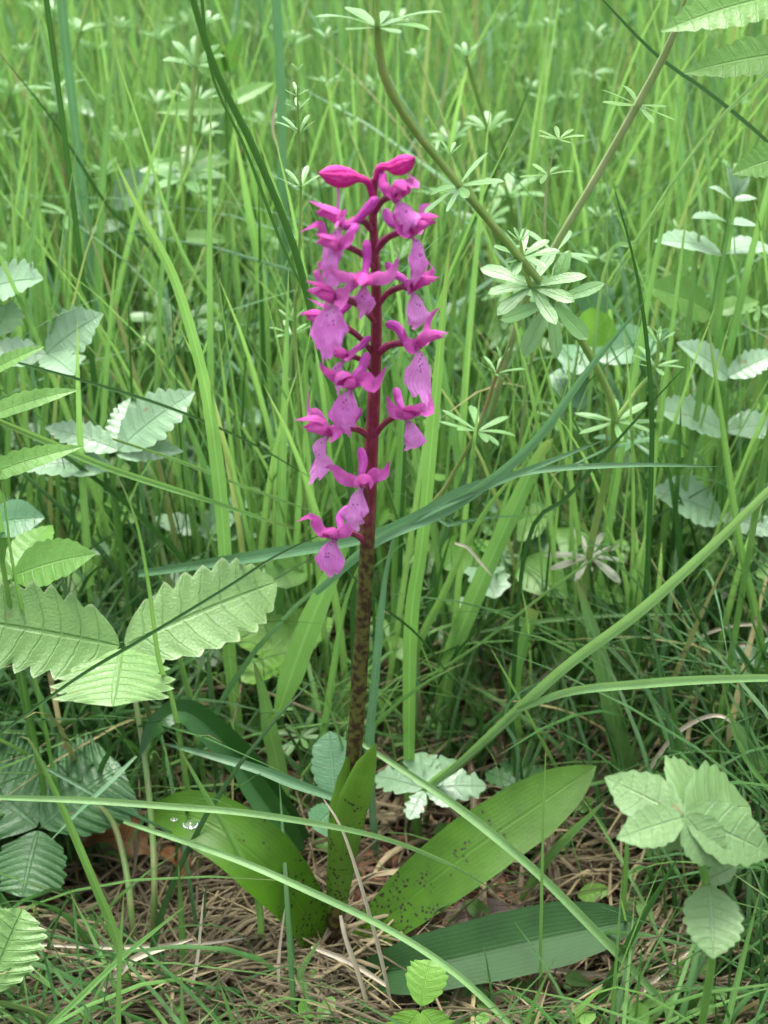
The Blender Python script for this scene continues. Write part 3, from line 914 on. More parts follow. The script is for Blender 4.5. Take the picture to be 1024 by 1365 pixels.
def trifoliate(label, cpx, Yc, tips, mat, cat='strawberry plant', name='strawberry_plant', wr=.85, teeth=8, tooth=.2, ground_dxy=(0, .02), nrm=UPN, fold=.22, group=None,
               pleat=.09, kind='straw', stalk_r=.0011, hairy='petiole', arch=.05, droop=.05):
    """a leaf of three (or more) leaflets on its own stalk; tips = (px, py, Y[, width ratio, normal])"""
    C = at(cpx[0], cpx[1], Yc)
    f = foot(C[0] + ground_dxy[0], C[1] + ground_dxy[1])
    root = thing(name, f, label, cat, group)
    stalk(root, [f - [0, 0, .003], f * .5 + C * .5 + [.004, .006, .006], C], stalk_r * 1.2, stalk_r * .9, M[hairy], name='petiole')
    for tp in tips:
        T_ = at(tp[0], tp[1], tp[2])
        w_ = tp[3] if len(tp) > 3 and tp[3] else wr
        n_ = tp[4] if len(tp) > 4 else nrm
        leafpart(root, C + unit(T_ - C) * .001, T_, n_, w_, mat, name='leaflet', kind=kind, teeth=teeth, tooth=tooth, fold=fold, pleat=pleat, sweep=.45, arch=arch, droop=0.0, nu=11)
    return root

# large strawberry leaf on the left, dark one below it, pale one beside the spike
trifoliate('large pale strawberry leaf with three toothed pleated leaflets, biggest leaf at left', (163, 862), .045,
           [(-40, 826, .035, .66, (-.05, -.72, .7)), (368, 776, .078, .54, (.1, -.72, .7)), (150, 942, .016, 1.6, (0, -.75, .66))], M['straw_leaf'], teeth=8, tooth=.2, fold=.12, pleat=.05)
trifoliate('dark green strawberry leaf lying flat at lower left with brown flecks', (52, 1104), .032,
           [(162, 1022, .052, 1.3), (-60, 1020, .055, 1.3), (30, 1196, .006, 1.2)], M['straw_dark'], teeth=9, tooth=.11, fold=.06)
trifoliate('light yellowish strawberry leaf half hidden behind the broad grass blade by the spike', (383, 878), .115,
           [(312, 812, .135, .8), (322, 908, .10, .62), (425, 815, .14, .8)], M['young'], teeth=7, tooth=.12, fold=.16)
trifoliate('toothed green leaf cut by the lower left frame edge, on a thick stalk', (-20, 1330), -.075,
           [(30, 1212, -.055, .85, (.35, -.6, .7)), (-80, 1260, -.06, .8)], M['straw_leaf'], teeth=8, tooth=.17, ground_dxy=(.02, .015), fold=.2)
for lab, pp in (('hairy upright stalk left of the basal leaf, bending under the dark strawberry leaf', [(178, 1240, -.01), (168, 1160, .004), (150, 1095, .025), (118, 1062, .046)]), ('hairy upright stalk nearer the left basal leaf, rising past the dead leaf', [(205, 1260, -.012), (206, 1190, -.01), (203, 1110, .004), (194, 1020, .02), (180, 930, .04)])):
    Pp = [at(*q) for q in pp]; g = foot(Pp[0][0], Pp[0][1] + .003)
    mb = MB(); Q = spline([g - [0, 0, .003]] + Pp, 30); mb.tube(Q, np.linspace(.0013, .0010, 30), 8)
    for k in range(150):
        i = rng.integers(2, 29); d = unit(rng.normal(0, 1, 3) * [1, 1, .3])
        mb.tube([Q[i], Q[i] + d * .0026], [.00009, .00003], 3, caps=False)
    o = mb.build('leaf_stalk', M['petiole'], origin=g); tag(o, lab, 'leaf stalk')
# pale avens leaf behind the sheath, and the companions near it
trifoliate('pale bluish lobed leaf spreading flat just right of the orchid sheath', (566, 1052), .055,
           [(648, 1048, .058, .62), (500, 1035, .068, .62), (560, 1003, .078, .75), (612, 1015, .075, .7), (545, 1092, .042, .62), (600, 1075, .046, .5)], M['mint'], cat='herb', name='avens_plant', teeth=4, tooth=.3, fold=.05, pleat=.04, ground_dxy=(.0, .02))
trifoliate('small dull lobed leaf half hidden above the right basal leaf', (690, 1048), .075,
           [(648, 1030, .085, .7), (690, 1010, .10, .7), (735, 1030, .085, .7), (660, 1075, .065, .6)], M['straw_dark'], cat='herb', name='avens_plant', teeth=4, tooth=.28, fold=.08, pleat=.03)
trifoliate('bluish scalloped leaf standing just behind the sheath at the foot of the stem', (448, 1075), .035,
           [(440, 975, .055, .62, (0, -.9, .4)), (418, 1105, .02, .8, (0, -.8, .6))], M['bluegreen'], cat='herb', name='herb', teeth=8, tooth=.1, fold=.05, pleat=.02)
trifoliate('little light green toothed leaf in the grass above the right basal leaf', (722, 940), .13,
           [(690, 895, .15, .65), (745, 900, .15, .6), (765, 950, .13, .55), (700, 972, .12, .65), (672, 945, .13, .5)], M['herb'], cat='herb', name='avens_plant', teeth=4, tooth=.25, fold=.1, pleat=.03)
trifoliate('small fresh green leaf pair at the bottom edge below the orchid', (560, 1345), -.047,
           [(574, 1280, -.034, 1.0), (526, 1400, -.052, .9), (600, 1398, -.052, .8)], M['young'], cat='herb', name='herb', teeth=6, tooth=.13, fold=.12, kind='round', pleat=.04)
trifoliate('tiny toothed leaf at the bottom beside the folded orchid leaf', (588, 1292), -.02, [(612, 1272, -.012, .9), (575, 1268, -.012, .8)], M['herb'], cat='herb', name='herb', teeth=4, tooth=.15, kind='round', pleat=.03)

# near palmate plant at lower right, soft because it stands close to the camera
def palmate():
    C = at(912, 1090, -.10)
    f = foot(at(945, 1330, -.095)[0], -.09)
    root = thing('palmate_plant', f, 'out of focus light green palmate plant close to the camera at lower right', 'herb')
    D = at(940, 1172, -.097)
    stalk(root, [f, at(948, 1290, -.094), D, C], .0013, .0010, M['greenstem'])
    spec = [((806, 1036, -.085), .60, (-.1, -.62, .75)), ((822, 1118, -.108), .56, (-.1, -.62, .75)), ((945, 1038, -.072), .78, (.1, -.55, .8)), ((1000, 1075, -.078), .7, (.1, -.55, .8)),
            ((1030, 1140, -.10), .6, (.1, -.62, .75)), ((890, 1135, -.098), .85, (0, -.8, .6)), ((962, 1155, -.106), .8, (0, -.7, .7))]
    for k, (tp, w, n) in enumerate(spec):
        leafpart(root, C + np.array([0, 0, .0002 * k]), at(*tp), n, w, M['fore'], name='leaf_lobe', kind='ovate', teeth=6, tooth=.09, fold=.08, pleat=.03, sweep=.4, arch=.04)
    leafpart(root, D + np.array([.001, -.001, -.001]), at(950, 1278, -.116), (0, -.75, .66), .86, M['fore'], name='leaf', kind='ovate', teeth=7, tooth=.1, fold=.08, pleat=.04, arch=.06)
    leafpart(root, D, at(985, 1150, -.09), (0, -.8, .6), .5, M['fore'], name='leaf', kind='ovate', teeth=4, tooth=.1, fold=.1)
palmate()

def leafy(label, name, cat, stem_pts, r, stem_m, leaves, mat, teeth=7, tooth=.12, wr=.5, kind='ovate', fold=.2, pleat=.05, root_it=True, group=None, arch=.06, sweep=.4):
    """an upright plant: stem from the ground through stem_pts (px, py, Y), leaves = ((px,py,Y) base, (px,py,Y) tip, normal[, ratio])"""
    pts = [at(*p) for p in stem_pts]
    if root_it:
        g = foot(pts[0][0], pts[0][1] + .005)
        if pts[0][2] - g[2] > .004:
            pts = [g - [0, 0, .003]] + pts
    f = pts[0]
    root = thing(name, foot(f[0], f[1]), label, cat, group)
    stalk(root, pts, r, r * .6, M[stem_m], n=30)
    for lf in leaves:
        b, t_ = at(*lf[0]), at(*lf[1])
        leafpart(root, b, t_, lf[2], lf[3] if len(lf) > 3 else wr, M[lf[4]] if len(lf) > 4 else mat, kind=kind, teeth=teeth, tooth=tooth, fold=fold, pleat=pleat, arch=arch, sweep=sweep)
    return root

up1 = (0, -.25, .97)
# plant with opposite toothed leaves, right edge
leafy('upright plant with opposite pairs of toothed pale leaves near the right edge', 'toothed_herb', 'herb',
      [(948, 690, .2), (952, 560, .2), (948, 440, .2), (962, 340, .195), (975, 270, .19), (980, 235, .19)], .0012, 'greenstem',
      [((979, 262, .19), (968, 222, .185), (.4, -.7, .5), .5), ((979, 262, .19), (1000, 235, .19), (-.3, -.7, .5), .5),
       ((976, 268, .19), (945, 250, .185), up1, .5), ((976, 268, .19), (1010, 265, .19), up1, .5),
       ((971, 298, .195), (922, 291, .18), up1, .4), ((971, 298, .195), (1012, 302, .2), up1, .45),
       ((962, 338, .195), (872, 322, .17), (0, -.5, .86), .35), ((962, 338, .195), (1030, 330, .21), up1, .5),
       ((950, 418, .2), (855, 380, .18), (.2, -.7, .6), .42, 'herb'), ((950, 418, .2), (1012, 402, .21), (0, -.6, .8), .42, 'herb')],
      M['mint'], teeth=7, tooth=.14)
leafy('shorter toothed plant with two folded leaf pairs below the tall herb at the right edge', 'toothed_herb', 'herb',
      [(960, 760, .17), (965, 640, .17), (972, 500, .17)], .0012, 'greenstem',
      [((970, 503, .17), (902, 457, .16), (.2, -.6, .7), .45), ((970, 503, .17), (1040, 470, .18), (-.2, -.6, .7), .5),
       ((966, 575, .17), (872, 545, .16), (0, -.45, .9), .6), ((966, 575, .17), (1045, 568, .18), (0, -.45, .9), .55),
       ((962, 690, .16), (868, 655, .15), (.1, -.5, .85), .6), ((962, 690, .16), (1040, 712, .15), (0, -.5, .85), .6)],
      M['mint'], teeth=8, tooth=.15)
# big close leaves at the upper right corner
leafy('large sunlit toothed leaves reaching in at the upper right corner', 'toothed_herb', 'herb',
      [(1050, 420, .06), (1052, 200, .055), (1045, 0, .05)], .0014, 'greenstem',
      [((1060, -10, .05), (880, 42, .035), (0, -.75, .6), .36), ((1058, 70, .052), (912, 98, .04), (0, -.8, .55), .36), ((1060, 205, .055), (975, 232, .045), (0, -.75, .6), .5)],
      M['herb'], teeth=9, tooth=.16)
# plants on the left with whitish leaves
leafy('pale toothed leaf pair on a stalk at the far left, whitish with sky light', 'toothed_herb', 'herb',
      [(150, 640, .14), (110, 540, .14), (62, 472, .14)], .0013, 'greenstem',
      [((62, 472, .14), (138, 418, .14), (-.2, -.75, .6), .72), ((62, 472, .14), (-30, 478, .13), (0, -.5, .85), .6), ((62, 472, .14), (100, 500, .12), (0, -.5, .85), .6), ((75, 490, .14), (115, 475, .15), (0, -.5, .85), .6)],
      M['mint'], teeth=7, tooth=.2, arch=.05)
leafy('whitish toothed leaf cut by the left frame edge above the pale leaf pair', 'toothed_herb', 'herb',
      [(-15, 620, .15), (-12, 500, .15), (-8, 395, .15)], .0012, 'greenstem',
      [((-15, 385, .15), (58, 372, .14), (0, -.6, .8), .75), ((-12, 450, .15), (15, 400, .14), (.6, -.6, .5), .7)], M['mint'], teeth=6, tooth=.2)
leafy('pair of broad pale toothed leaves under the crossing thin blade on the left', 'toothed_herb', 'herb',
      [(165, 760, .12), (150, 660, .12), (158, 600, .12)], .0013, 'greenstem',
      [((158, 600, .12), (260, 522, .13), (-.2, -.65, .7), .62), ((158, 600, .12), (60, 570, .125), (0, -.5, .86), .5), ((150, 622, .12), (8, 622, .11), (0, -.45, .9), .42), ((155, 605, .12), (245, 602, .12), (0, -.4, .9), .5),
       ((156, 600, .125), (175, 530, .15), (0, -.5, .9), .5)],
      M['mint'], teeth=8, tooth=.2, arch=.05)
leafy('light green long leaves seen edge-on at the left edge', 'toothed_herb', 'herb',
      [(5, 760, .04), (-12, 640, .04), (-25, 560, .04)], .0013, 'greenstem',
      [((-25, 560, .04), (105, 520, .045), (0, -.55, .8), .26), ((-30, 640, .04), (112, 595, .05), (0, -.6, .8), .28), ((-20, 500, .04), (60, 462, .045), (0, -.6, .8), .3)],
      M['herb'], teeth=9, tooth=.12, fold=.3)
leafy('light green oval leaf pair at the left edge above the big strawberry leaf', 'herb', 'herb',
      [(20, 870, .06), (18, 768, .06)], .0013, 'greenstem',
      [((18, 768, .06), (128, 738, .055), (0, -.55, .8), .55), ((18, 768, .06), (-70, 745, .06), (0, -.55, .8), .6), ((16, 766, .06), (70, 700, .09), (0, -.3, .95), .5)],
      M['herb'], teeth=8, tooth=.08, kind='ovate')
leafy('rounded smooth leaf at the left edge behind the oval leaf pair', 'herb', 'herb',
      [(10, 800, .1), (0, 720, .1)], .0012, 'greenstem',
      [((-20, 700, .1), (60, 690, .1), (0, -.6, .8), .7)], M['bluegreen'], teeth=0)
leafy('pale toothed leaf near the bright vertical blade, left of the spike', 'toothed_herb', 'herb',
      [(275, 800, .16), (270, 710, .16)], .0011, 'greenstem',
      [((268, 712, .16), (338, 662, .17), (-.2, -.6, .7), .55), ((268, 712, .16), (345, 715, .16), (0, -.4, .9), .4), ((268, 712, .16), (205, 690, .17), (0, -.4, .9), .5)],
      M['mint'], teeth=6, tooth=.16)
# plants behind on the left and top: light green with long toothed leaves
leafy('soft focus plant with long drooping leaves at upper left of the spike', 'toothed_herb', 'herb',
      [(305, 330, .32), (303, 200, .32), (300, 90, .31)], .0015, 'greenstem',
      [((302, 145, .31), (208, 150, .29), (0, -.75, .6), .28), ((305, 215, .31), (208, 218, .29), (0, -.75, .6), .28), ((302, 110, .31), (245, 70, .31), (0, -.8, .5), .35), ((301, 95, .31), (265, 35, .3), (0, -.9, .4), .42), ((301, 95, .31), (322, 45, .3), (0, -.9, .4), .42),
       ((304, 320, .32), (220, 320, .3), (0, -.6, .8), .3), ((303, 140, .31), (365, 110, .33), (0, -.7, .6), .3)],
      M['herb'], teeth=7, tooth=.1)
leafy('whitish scalloped leaves in soft focus at upper left below the white whorls', 'toothed_herb', 'herb',
      [(165, 420, .36), (170, 330, .36)], .0014, 'greenstem',
      [((150, 275, .36), (212, 228, .35), (-.2, -.75, .6), .62), ((175, 305, .36), (232, 285, .36), (0, -.5, .85), .5), ((165, 300, .36), (120, 310, .35), (0, -.5, .85), .5), ((70, 120, .5), (135, 158, .48), (0, -.7, .7), .3)],
      M['mint'], teeth=6, tooth=.14)
leafy('yellowish soft leaf in the grass above the bedstraw whorls', 'herb', 'herb',
      [(660, 240, .6), (655, 170, .6)], .0015, 'greenstem',
      [((655, 168, .6), (610, 130, .58), (0, -.7, .7), .4)], M['young'], teeth=5, tooth=.08)
leafy('pale rounded leaves between the bedstraw shoots on the right', 'herb', 'herb',
      [(790, 620, .2), (785, 500, .2)], .0013, 'greenstem',
      [((785, 425, .2), (800, 375, .2), (0, -.8, .5), .9), ((780, 455, .19), (812, 420, .18), (0, -.8, .5), .9, 'young'), ((795, 480, .2), (870, 450, .22), (0, -.6, .8), .6), ((770, 500, .2), (765, 460, .22), (0, -.7, .7), .9), ((775, 545, .2), (750, 490, .22), (0, -.7, .7), .8)],
      M['bluegreen'], teeth=0, kind='round')
leafy('pale toothed leaves low in the grass under the blue-green blade', 'toothed_herb', 'herb',
      [(690, 800, .2), (700, 700, .2)], .0012, 'greenstem',
      [((690, 690, .2), (750, 690, .19), (0, -.5, .85), .7), ((690, 690, .2), (640, 670, .2), (0, -.5, .85), .5), ((700, 700, .2), (725, 735, .18), (0, -.6, .8), .7), ((715, 770, .2), (790, 765, .2), (0, -.4, .9), .45)],
      M['bluegreen'], teeth=6, tooth=.13)
leafy('small toothed leaf beside the dry loop at the right edge', 'toothed_herb', 'herb',
      [(1005, 960, .1), (1010, 890, .1)], .0011, 'greenstem',
      [((1022, 885, .1), (978, 868, .1), (0, -.6, .8), .6), ((1022, 870, .1), (1035, 850, .11), (0, -.6, .8), .6)], M['mint'], teeth=5, tooth=.1)

# ------------------------------------------------------------------ bedstraw: thin stems with whorls of narrow leaves
def whorl(root, C, axis, n, L, elev, mat, w=.21, start=0., jit=.18, sector=None, rows=9, nu=5, kind='oblance'):
    axis = unit(axis)
    a = unit(np.cross(axis, [0.3, 1, .2])); b = np.cross(axis, a)
    for k in range(n):
        th = start + 2 * math.pi * k / n + rng.normal(0, jit)
        el = elev + rng.normal(0, .12)
        d = (a * math.cos(th) + b * math.sin(th)) * math.cos(el) + axis * math.sin(el)
        l = L * rng.uniform(.82, 1.1)
        nr = axis * math.cos(el) - (a * math.cos(th) + b * math.sin(th)) * math.sin(el)
        leafpart(root, C + d * l * .03, C + d * l, nr, w * rng.uniform(.85, 1.15), mat, kind=kind, arch=rng.uniform(-.02, .07), fold=.15, teeth=0, nu=nu, rows=rows, sweep=.2, veins=1)

def bedstraw(label, pts, r, stem_m, whorls, mat=None, group=None, ground=True, branches=()):
    P = [at(*p) for p in pts]
    g = foot(P[0][0] + .004, P[0][1] + .008)
    if ground and P[0][2] > g[2] + .003:
        P = [g - [0, 0, .003]] + P
    root = thing('bedstraw', foot(P[0][0], P[0][1]), label, 'wildflower', group)
    stalk(root, P, r, r * (.8 if r > .0015 else .42), M[stem_m], n=44, k=8)
    for br in branches:
        stalk(root, [at(*q) for q in br], r * .62, r * .45, M[stem_m], n=14, k=7)
    for w_ in whorls:
        px, py, Y, n, Lpx, elev = w_[:6]
        ax = w_[6] if len(w_) > 6 else (0, 0, 1)
        C = at(px, py, Y)
        whorl(root, C, ax, n, wpx(Lpx, C), elev, mat if len(w_) < 8 or w_[7] is None else M[w_[7]], start=rng.random(), w=w_[8] if len(w_) > 8 else .21)
    return root

W = M['whorl']
bedstraw('tall bedstraw with a bent stem that curves from the top edge down past the spike', [(775, 850, .13), (785, 745, .125), (805, 650, .12), (820, 560, .11), (790, 480, .10), (735, 395, .085), (680, 328, .07), (612, 246, .055), (545, 162, .04), (510, 95, .03), (503, 30, .025), (503, -30, .02)], .0016, 'bedstem',
         [(503, 36, .025, 9, 82, .12, (0, 0, 1), None, .27), (612, 248, .055, 7, 66, .0, (-.5, -.1, .75)), (736, 402, .085, 8, 84, -.12, (-.4, -.6, .6), None, .31), (820, 562, .11, 8, 62, .05), (786, 742, .125, 8, 58, -.05, (0, -.25, 1), 'whorl_old'),
          (708, 382, .079, 8, 70, .1, (-.1, -.5, .9), None, .29), (696, 342, .076, 8, 52, .3, (0, -.3, .9), None, .27), (694, 322, .075, 6, 24, .7, (0, -.2, 1)),
          (873, 489, .112, 7, 40, .3, (.1, 0, 1)), (877, 458, .112, 6, 30, .6), (878, 446, .112, 5, 14, .9), (600, 206, .056, 6, 26, .6)], W,
         branches=[[(720, 378, .081), (708, 380, .079), (698, 350, .077), (694, 318, .075)], [(820, 562, .11), (850, 520, .112), (874, 490, .112), (878, 445, .112)], [(612, 248, .055), (603, 222, .056), (600, 204, .056)]])
bedstraw('ruddy bedstraw stem with a pale whorl just right of the orchid', [(555, 740, .11), (600, 640, .105), (636, 574, .10), (662, 500, .095), (682, 452, .09)], .0014, 'bedstem_red',
         [(637, 575, .10, 8, 58, .15, (.2, 0, 1)), (662, 498, .095, 6, 36, .45, (.15, 0, 1)), (668, 478, .095, 5, 18, .8, (.1, 0, 1))], W)
bedstraw('yellow-green bedstraw with small terminal whorls above the side shoot', [(690, 640, .16), (712, 450, .125), (725, 330, .10), (727, 275, .10), (731, 232, .098), (744, 186, .095)], .0010, 'palestem',
         [(730, 233, .098, 5, 42, .05, (0, -.1, 1), 'herb'), (745, 186, .095, 7, 34, .25, (.1, -.2, 1), 'herb')], W)
bedstraw('straight pale grooved bedstraw stem slanting up to the upper right', [(640, 640, .2), (690, 430, .15), (735, 338, .13), (790, 245, .12), (848, 143, .11), (892, 60, .10), (920, -20, .09)], .0017, 'palestem',
         [(738, 338, .13, 6, 66, .1, (.1, 0, 1)), (850, 140, .11, 6, 62, .0, (.3, 0, .9), 'herb')], W)
bedstraw('slender bedstraw with stacked pale whorls directly left of the flower tip', [(395, 480, .13), (398, 380, .125), (400, 300, .12), (401, 250, .12), (398, 170, .115), (396, 95, .11)], .0010, 'bedstem',
         [(401, 250, .12, 6, 38, .4), (399, 178, .117, 6, 34, .5), (397, 148, .115, 5, 26, .5), (396, 128, .113, 5, 22, .6), (396, 95, .11, 5, 14, .8)], W)
bedstraw('bedstraw shoot with a pale whorl low on the left of the spike', [(385, 560, .16), (388, 500, .16), (389, 445, .16)], .0009, 'bedstem',
         [(389, 447, .16, 6, 36, .4), (389, 428, .16, 6, 26, .7), (389, 410, .16, 4, 14, 1.0)], W)
bedstraw('bedstraw with a wide white whorl at upper left', [(98, 520, .34), (94, 400, .34), (90, 284, .34), (80, 130, .33), (70, 20, .32)], .0014, 'bedstem_red',
         [(90, 285, .34, 8, 55, .08), (78, 118, .33, 6, 48, .1), (70, 12, .32, 5, 20, .5)], W)
bedstraw('bedstraw with a bright cupped whorl of white-backed leaves at upper left', [(150, 420, .4), (145, 300, .4), (140, 215, .4), (143, 152, .4)], .0013, 'bedstem',
         [(165, 188, .4, 8, 32, .45), (140, 225, .4, 7, 42, .1), (144, 160, .4, 5, 18, .8)], W)
bedstraw('weathered bedstraw with a purplish whorl low behind the blue-green blade', [(838, 760, .18), (845, 690, .18), (848, 590, .18)], .0012, 'bedstem_red',
         [(846, 590, .18, 7, 52, .0, (0, -.2, 1), None)], M['bluegreen'])
bedstraw('small light whorls of bedstraw low in the grass right of the stem', [(665, 800, .16), (668, 740, .16), (665, 690, .16)], .0009, 'bedstem',
         [(668, 740, .16, 7, 28, .2, (0, -.4, .9)), (662, 715, .16, 6, 20, .6, (0, -.4, .9))], W)
bedstraw('pale bedstraw whorl low on the soil left of the orchid stem', [(400, 1010, .09), (400, 985, .09), (378, 945, .09)], .0008, 'bedstem',
         [(400, 982, .09, 8, 36, .1, (0, -.3, 1)), (375, 945, .09, 7, 20, .5, (0, -.4, 1))], W)
bedstraw('bedstraw with a drooping whorl at the right edge behind the toothed herb', [(990, 620, .26), (1000, 500, .26), (1015, 410, .255), (1018, 340, .25)], .0013, 'bedstem',
         [(1012, 412, .255, 7, 46, -.1), (1018, 345, .25, 6, 26, .5)], W)
bedstraw('bedstraw with small whorls amid thin grass above the right basal leaf', [(568, 860, .17), (570, 810, .17), (572, 780, .17)], .0008, 'bedstem',
         [(570, 812, .17, 7, 26, .2, (0, -.4, 1)), (573, 785, .17, 6, 18, .6, (0, -.3, 1))], W)
bedstraw('small pale whorl of bedstraw near the bright vertical blade on the left', [(365, 680, .2), (368, 620, .2)], .0009, 'bedstem',
         [(368, 605, .2, 6, 30, .3), (350, 660, .2, 6, 26, .2)], W)

for lab, pts_, wh in (
    ('bedstraw shoot rising right of the yellow-green one with three tidy pale whorls', [(800, 520, .3), (802, 420, .3), (798, 330, .3), (800, 250, .3)], [(800, 345, .3, 8, 34, .15), (799, 290, .3, 7, 26, .35), (800, 255, .3, 6, 18, .7)]),
    ('bedstraw shoot half hidden behind the blue-green folded blade at right', [(760, 640, .2), (745, 560, .2), (755, 500, .2)], [(748, 560, .2, 8, 40, .1), (755, 505, .2, 6, 24, .5)]),
    ('bedstraw shoot low between the two toothed herbs at the right edge', [(930, 700, .22), (925, 620, .22), (918, 585, .22)], [(925, 625, .22, 8, 42, .05), (918, 590, .22, 6, 26, .5)]),
    ('bedstraw shoot with pale whorls behind the right leaf of the toothed herb', [(900, 420, .32), (902, 350, .32), (905, 300, .32)], [(902, 370, .32, 7, 36, .2), (905, 310, .32, 6, 24, .6)]),
    ('bedstraw shoot close left of the bent main stem above the flower tip', [(585, 330, .3), (583, 250, .3), (580, 190, .3)], [(583, 258, .3, 7, 34, .1), (581, 205, .3, 6, 24, .5)]),
    ('soft bedstraw shoot at the top edge right of the wide pale blade', [(440, 200, .4), (436, 100, .4), (434, 20, .4)], [(437, 110, .4, 7, 30, .2), (434, 50, .4, 6, 24, .4)]),
    ('soft bedstraw shoot at the top between the pale stem and the dark crossing blade', [(790, 180, .45), (792, 90, .45), (795, 20, .45)], [(791, 100, .45, 8, 34, .1), (794, 45, .45, 7, 26, .3)]),
    ('soft bedstraw shoot far left with a flat pale whorl above the whitish cut leaf', [(20, 430, .42), (16, 330, .42), (8, 180, .42)], [(14, 270, .42, 8, 34, .1), (6, 182, .42, 7, 28, .2)]),
    ('soft bedstraw shoot between the white wide whorl and the bending bright blade', [(210, 420, .4), (212, 300, .4), (214, 270, .4)], [(212, 310, .4, 8, 34, .15), (214, 275, .4, 6, 24, .5)]),
    ('bedstraw shoot behind the broad pale leaf pair at left', [(245, 520, .26), (250, 440, .26), (252, 395, .26)], [(250, 450, .26, 7, 34, .15), (252, 405, .26, 6, 22, .6)])):
    bedstraw(lab, pts_, .0010, 'bedstem', wh, W)

# bedstraw further back, alike and soft: one mesh of leaves and one stem each
def far_bedstraw():
    rnd_spots = []
    while len(rnd_spots) < 170:
        y = .28 + 1.3 * rng.random() ** 1.3
        hw = .04 + .36 * (y - CAM[1])
        x = rng.uniform(-1, 1) * hw
        if abs(x) < .03 and y < .6:
            continue
        rnd_spots.append((x, y))
    protos = []
    for i in range(6):
        root = thing('bedstraw', (0, 0, 0), 'pale whorled bedstraw shoot, small and soft in the grass behind the spike', 'wildflower', 'bedstraw shoots in the grass behind the spike')
        h = .26
        P = spline([(0, 0, 0), (rng.normal(0, .02), rng.normal(0, .02), h * .5), (rng.normal(0, .03), rng.normal(0, .03), h)], 14)
        mb = MB(); mb.tube(P, np.linspace(.0013, .0008, 14), 5); mb.build('stem', M['bedstem'], root)
        mb = MB()
        for q, (k, L) in enumerate(((6, .022), (9, .018), (11, .013), (13, .008))):
            n = 7
            for a in range(n):
                th = 2 * math.pi * a / n + q; el = .1 + .2 * q + rng.normal(0, .1)
                d = np.array([math.cos(th) * math.cos(el), math.sin(th) * math.cos(el), math.sin(el)])
                nr = np.array([-math.cos(th) * math.sin(el), -math.sin(th) * math.sin(el), math.cos(el)])
                leaf_mesh(mb, P[k], P[k] + d * L, nr, L * .3, 'oblance', nu=3, rows=6, rnd_=rng.random(), veins=1)
        fo = mb.build('foliage', M['whorl'], root); fo['kind'] = 'stuff'
        protos.append(root)
    for i, (x, y) in enumerate(rnd_spots):
        src = protos[i % 6]
        if i < 6:
            o = src
        else:
            o = src.copy(); COL.objects.link(o)
            for ch in list(src.children):
                c = ch.copy(); COL.objects.link(c); c.parent = o
        o.location = (x, y, float(gz(x, y)))
        o.rotation_euler = (rng.normal(0, .15), rng.normal(0, .15), rng.uniform(0, 6.28))
        s = rng.uniform(.6, 1.25)
        o.scale = (s, s, s)
far_bedstraw()

# ------------------------------------------------------------------ single grass blades that the photograph lets one pick out
CAMN = (0, -.8, .6)
def blade(label, pts, w, mat='grass', root=False, fold=.4, twist=0., tip=True, nrm=None, base_w=.55, name='grass_blade', cat='grass blade', tip_p=.75, parent=None, wav=0., pname=None, rnd_=None):  # each object built here is a single grass blade
    P = [at(*p) if len(p) == 3 else np.array(p[:3]) for p in pts]
    if root:
        g = foot(P[0][0] + rng.normal(0, .003), P[0][1] + .004)
        if P[0][2] > g[2] + .004:
            P = [g] + P
    wm = wpx(w, P[len(P) // 2])
    nn = nrm if nrm is not None else (rng.normal(0, .35), -.8, .55)
    mb = MB()
    blade_mesh(mb, P, wm, nn, fold=fold, twist=twist, n=max(24, 7 * len(P)), tip_w=0.0 if tip else .8, base_w=base_w, rnd_=rng.random() * .9 if rnd_ is None else rnd_ * .85, tip_p=tip_p, wav=wav)
    if parent is not None:
        return mb.build(pname, M[mat], parent)
    o = mb.build(name, M[mat], origin=P[0])
    tag(o, label, cat)
    return o

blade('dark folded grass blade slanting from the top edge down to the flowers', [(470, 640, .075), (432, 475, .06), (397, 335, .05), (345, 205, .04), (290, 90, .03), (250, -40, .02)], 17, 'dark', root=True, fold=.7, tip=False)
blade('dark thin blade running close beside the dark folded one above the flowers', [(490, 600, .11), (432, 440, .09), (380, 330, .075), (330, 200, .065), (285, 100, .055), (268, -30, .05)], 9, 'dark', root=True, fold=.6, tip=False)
blade('bright green broad blade standing upright and bending left, left of the flowers', [(306, 872, .09), (299, 720, .085), (286, 590, .08), (268, 490, .07), (232, 370, .06), (185, 280, .05), (150, 205, .04)], 23, 'lime', root=True, fold=.35, nrm=(.1, -.9, .3))
blade('light green upright blade between the dark blade and the soft drooping plant', [(352, 420, .25), (330, 270, .24), (312, 170, .22)], 20, 'lime', root=True)
blade('wide pale soft blade cut by the top edge left of the whorl', [(375, 320, .3), (372, 150, .28), (362, -40, .25)], 27, 'blue', root=True, tip=False)
blade('bright green straight blade standing just right of the lower flowers', [(547, 850, .07), (563, 720, .07), (580, 540, .065), (592, 400, .06), (600, 318, .055)], 22, 'lime', root=True, fold=.25, nrm=(0, -.9, .3))
blade('blue-green folded blade with its tip pointing up right beside the whorls', [(420, 790, .06), (500, 722, .045), (600, 676, .04), (700, 600, .03), (785, 490, .02), (862, 398, .01)], 20, 'blue', fold=.6)
blade('blue-green blade arching right behind the orchid stem, lower of two', [(185, 765, .10), (340, 742, .075), (490, 716, .05), (590, 672, .04), (690, 632, .035), (812, 584, .03)], 20, 'blue', fold=.45, tip=True)
blade('thin grey-green blade bowing level to the right with a drop on it', [(520, 712, .06), (600, 660, .05), (700, 630, .045), (830, 620, .045), (962, 622, .045)], 11, 'blue', fold=.5)
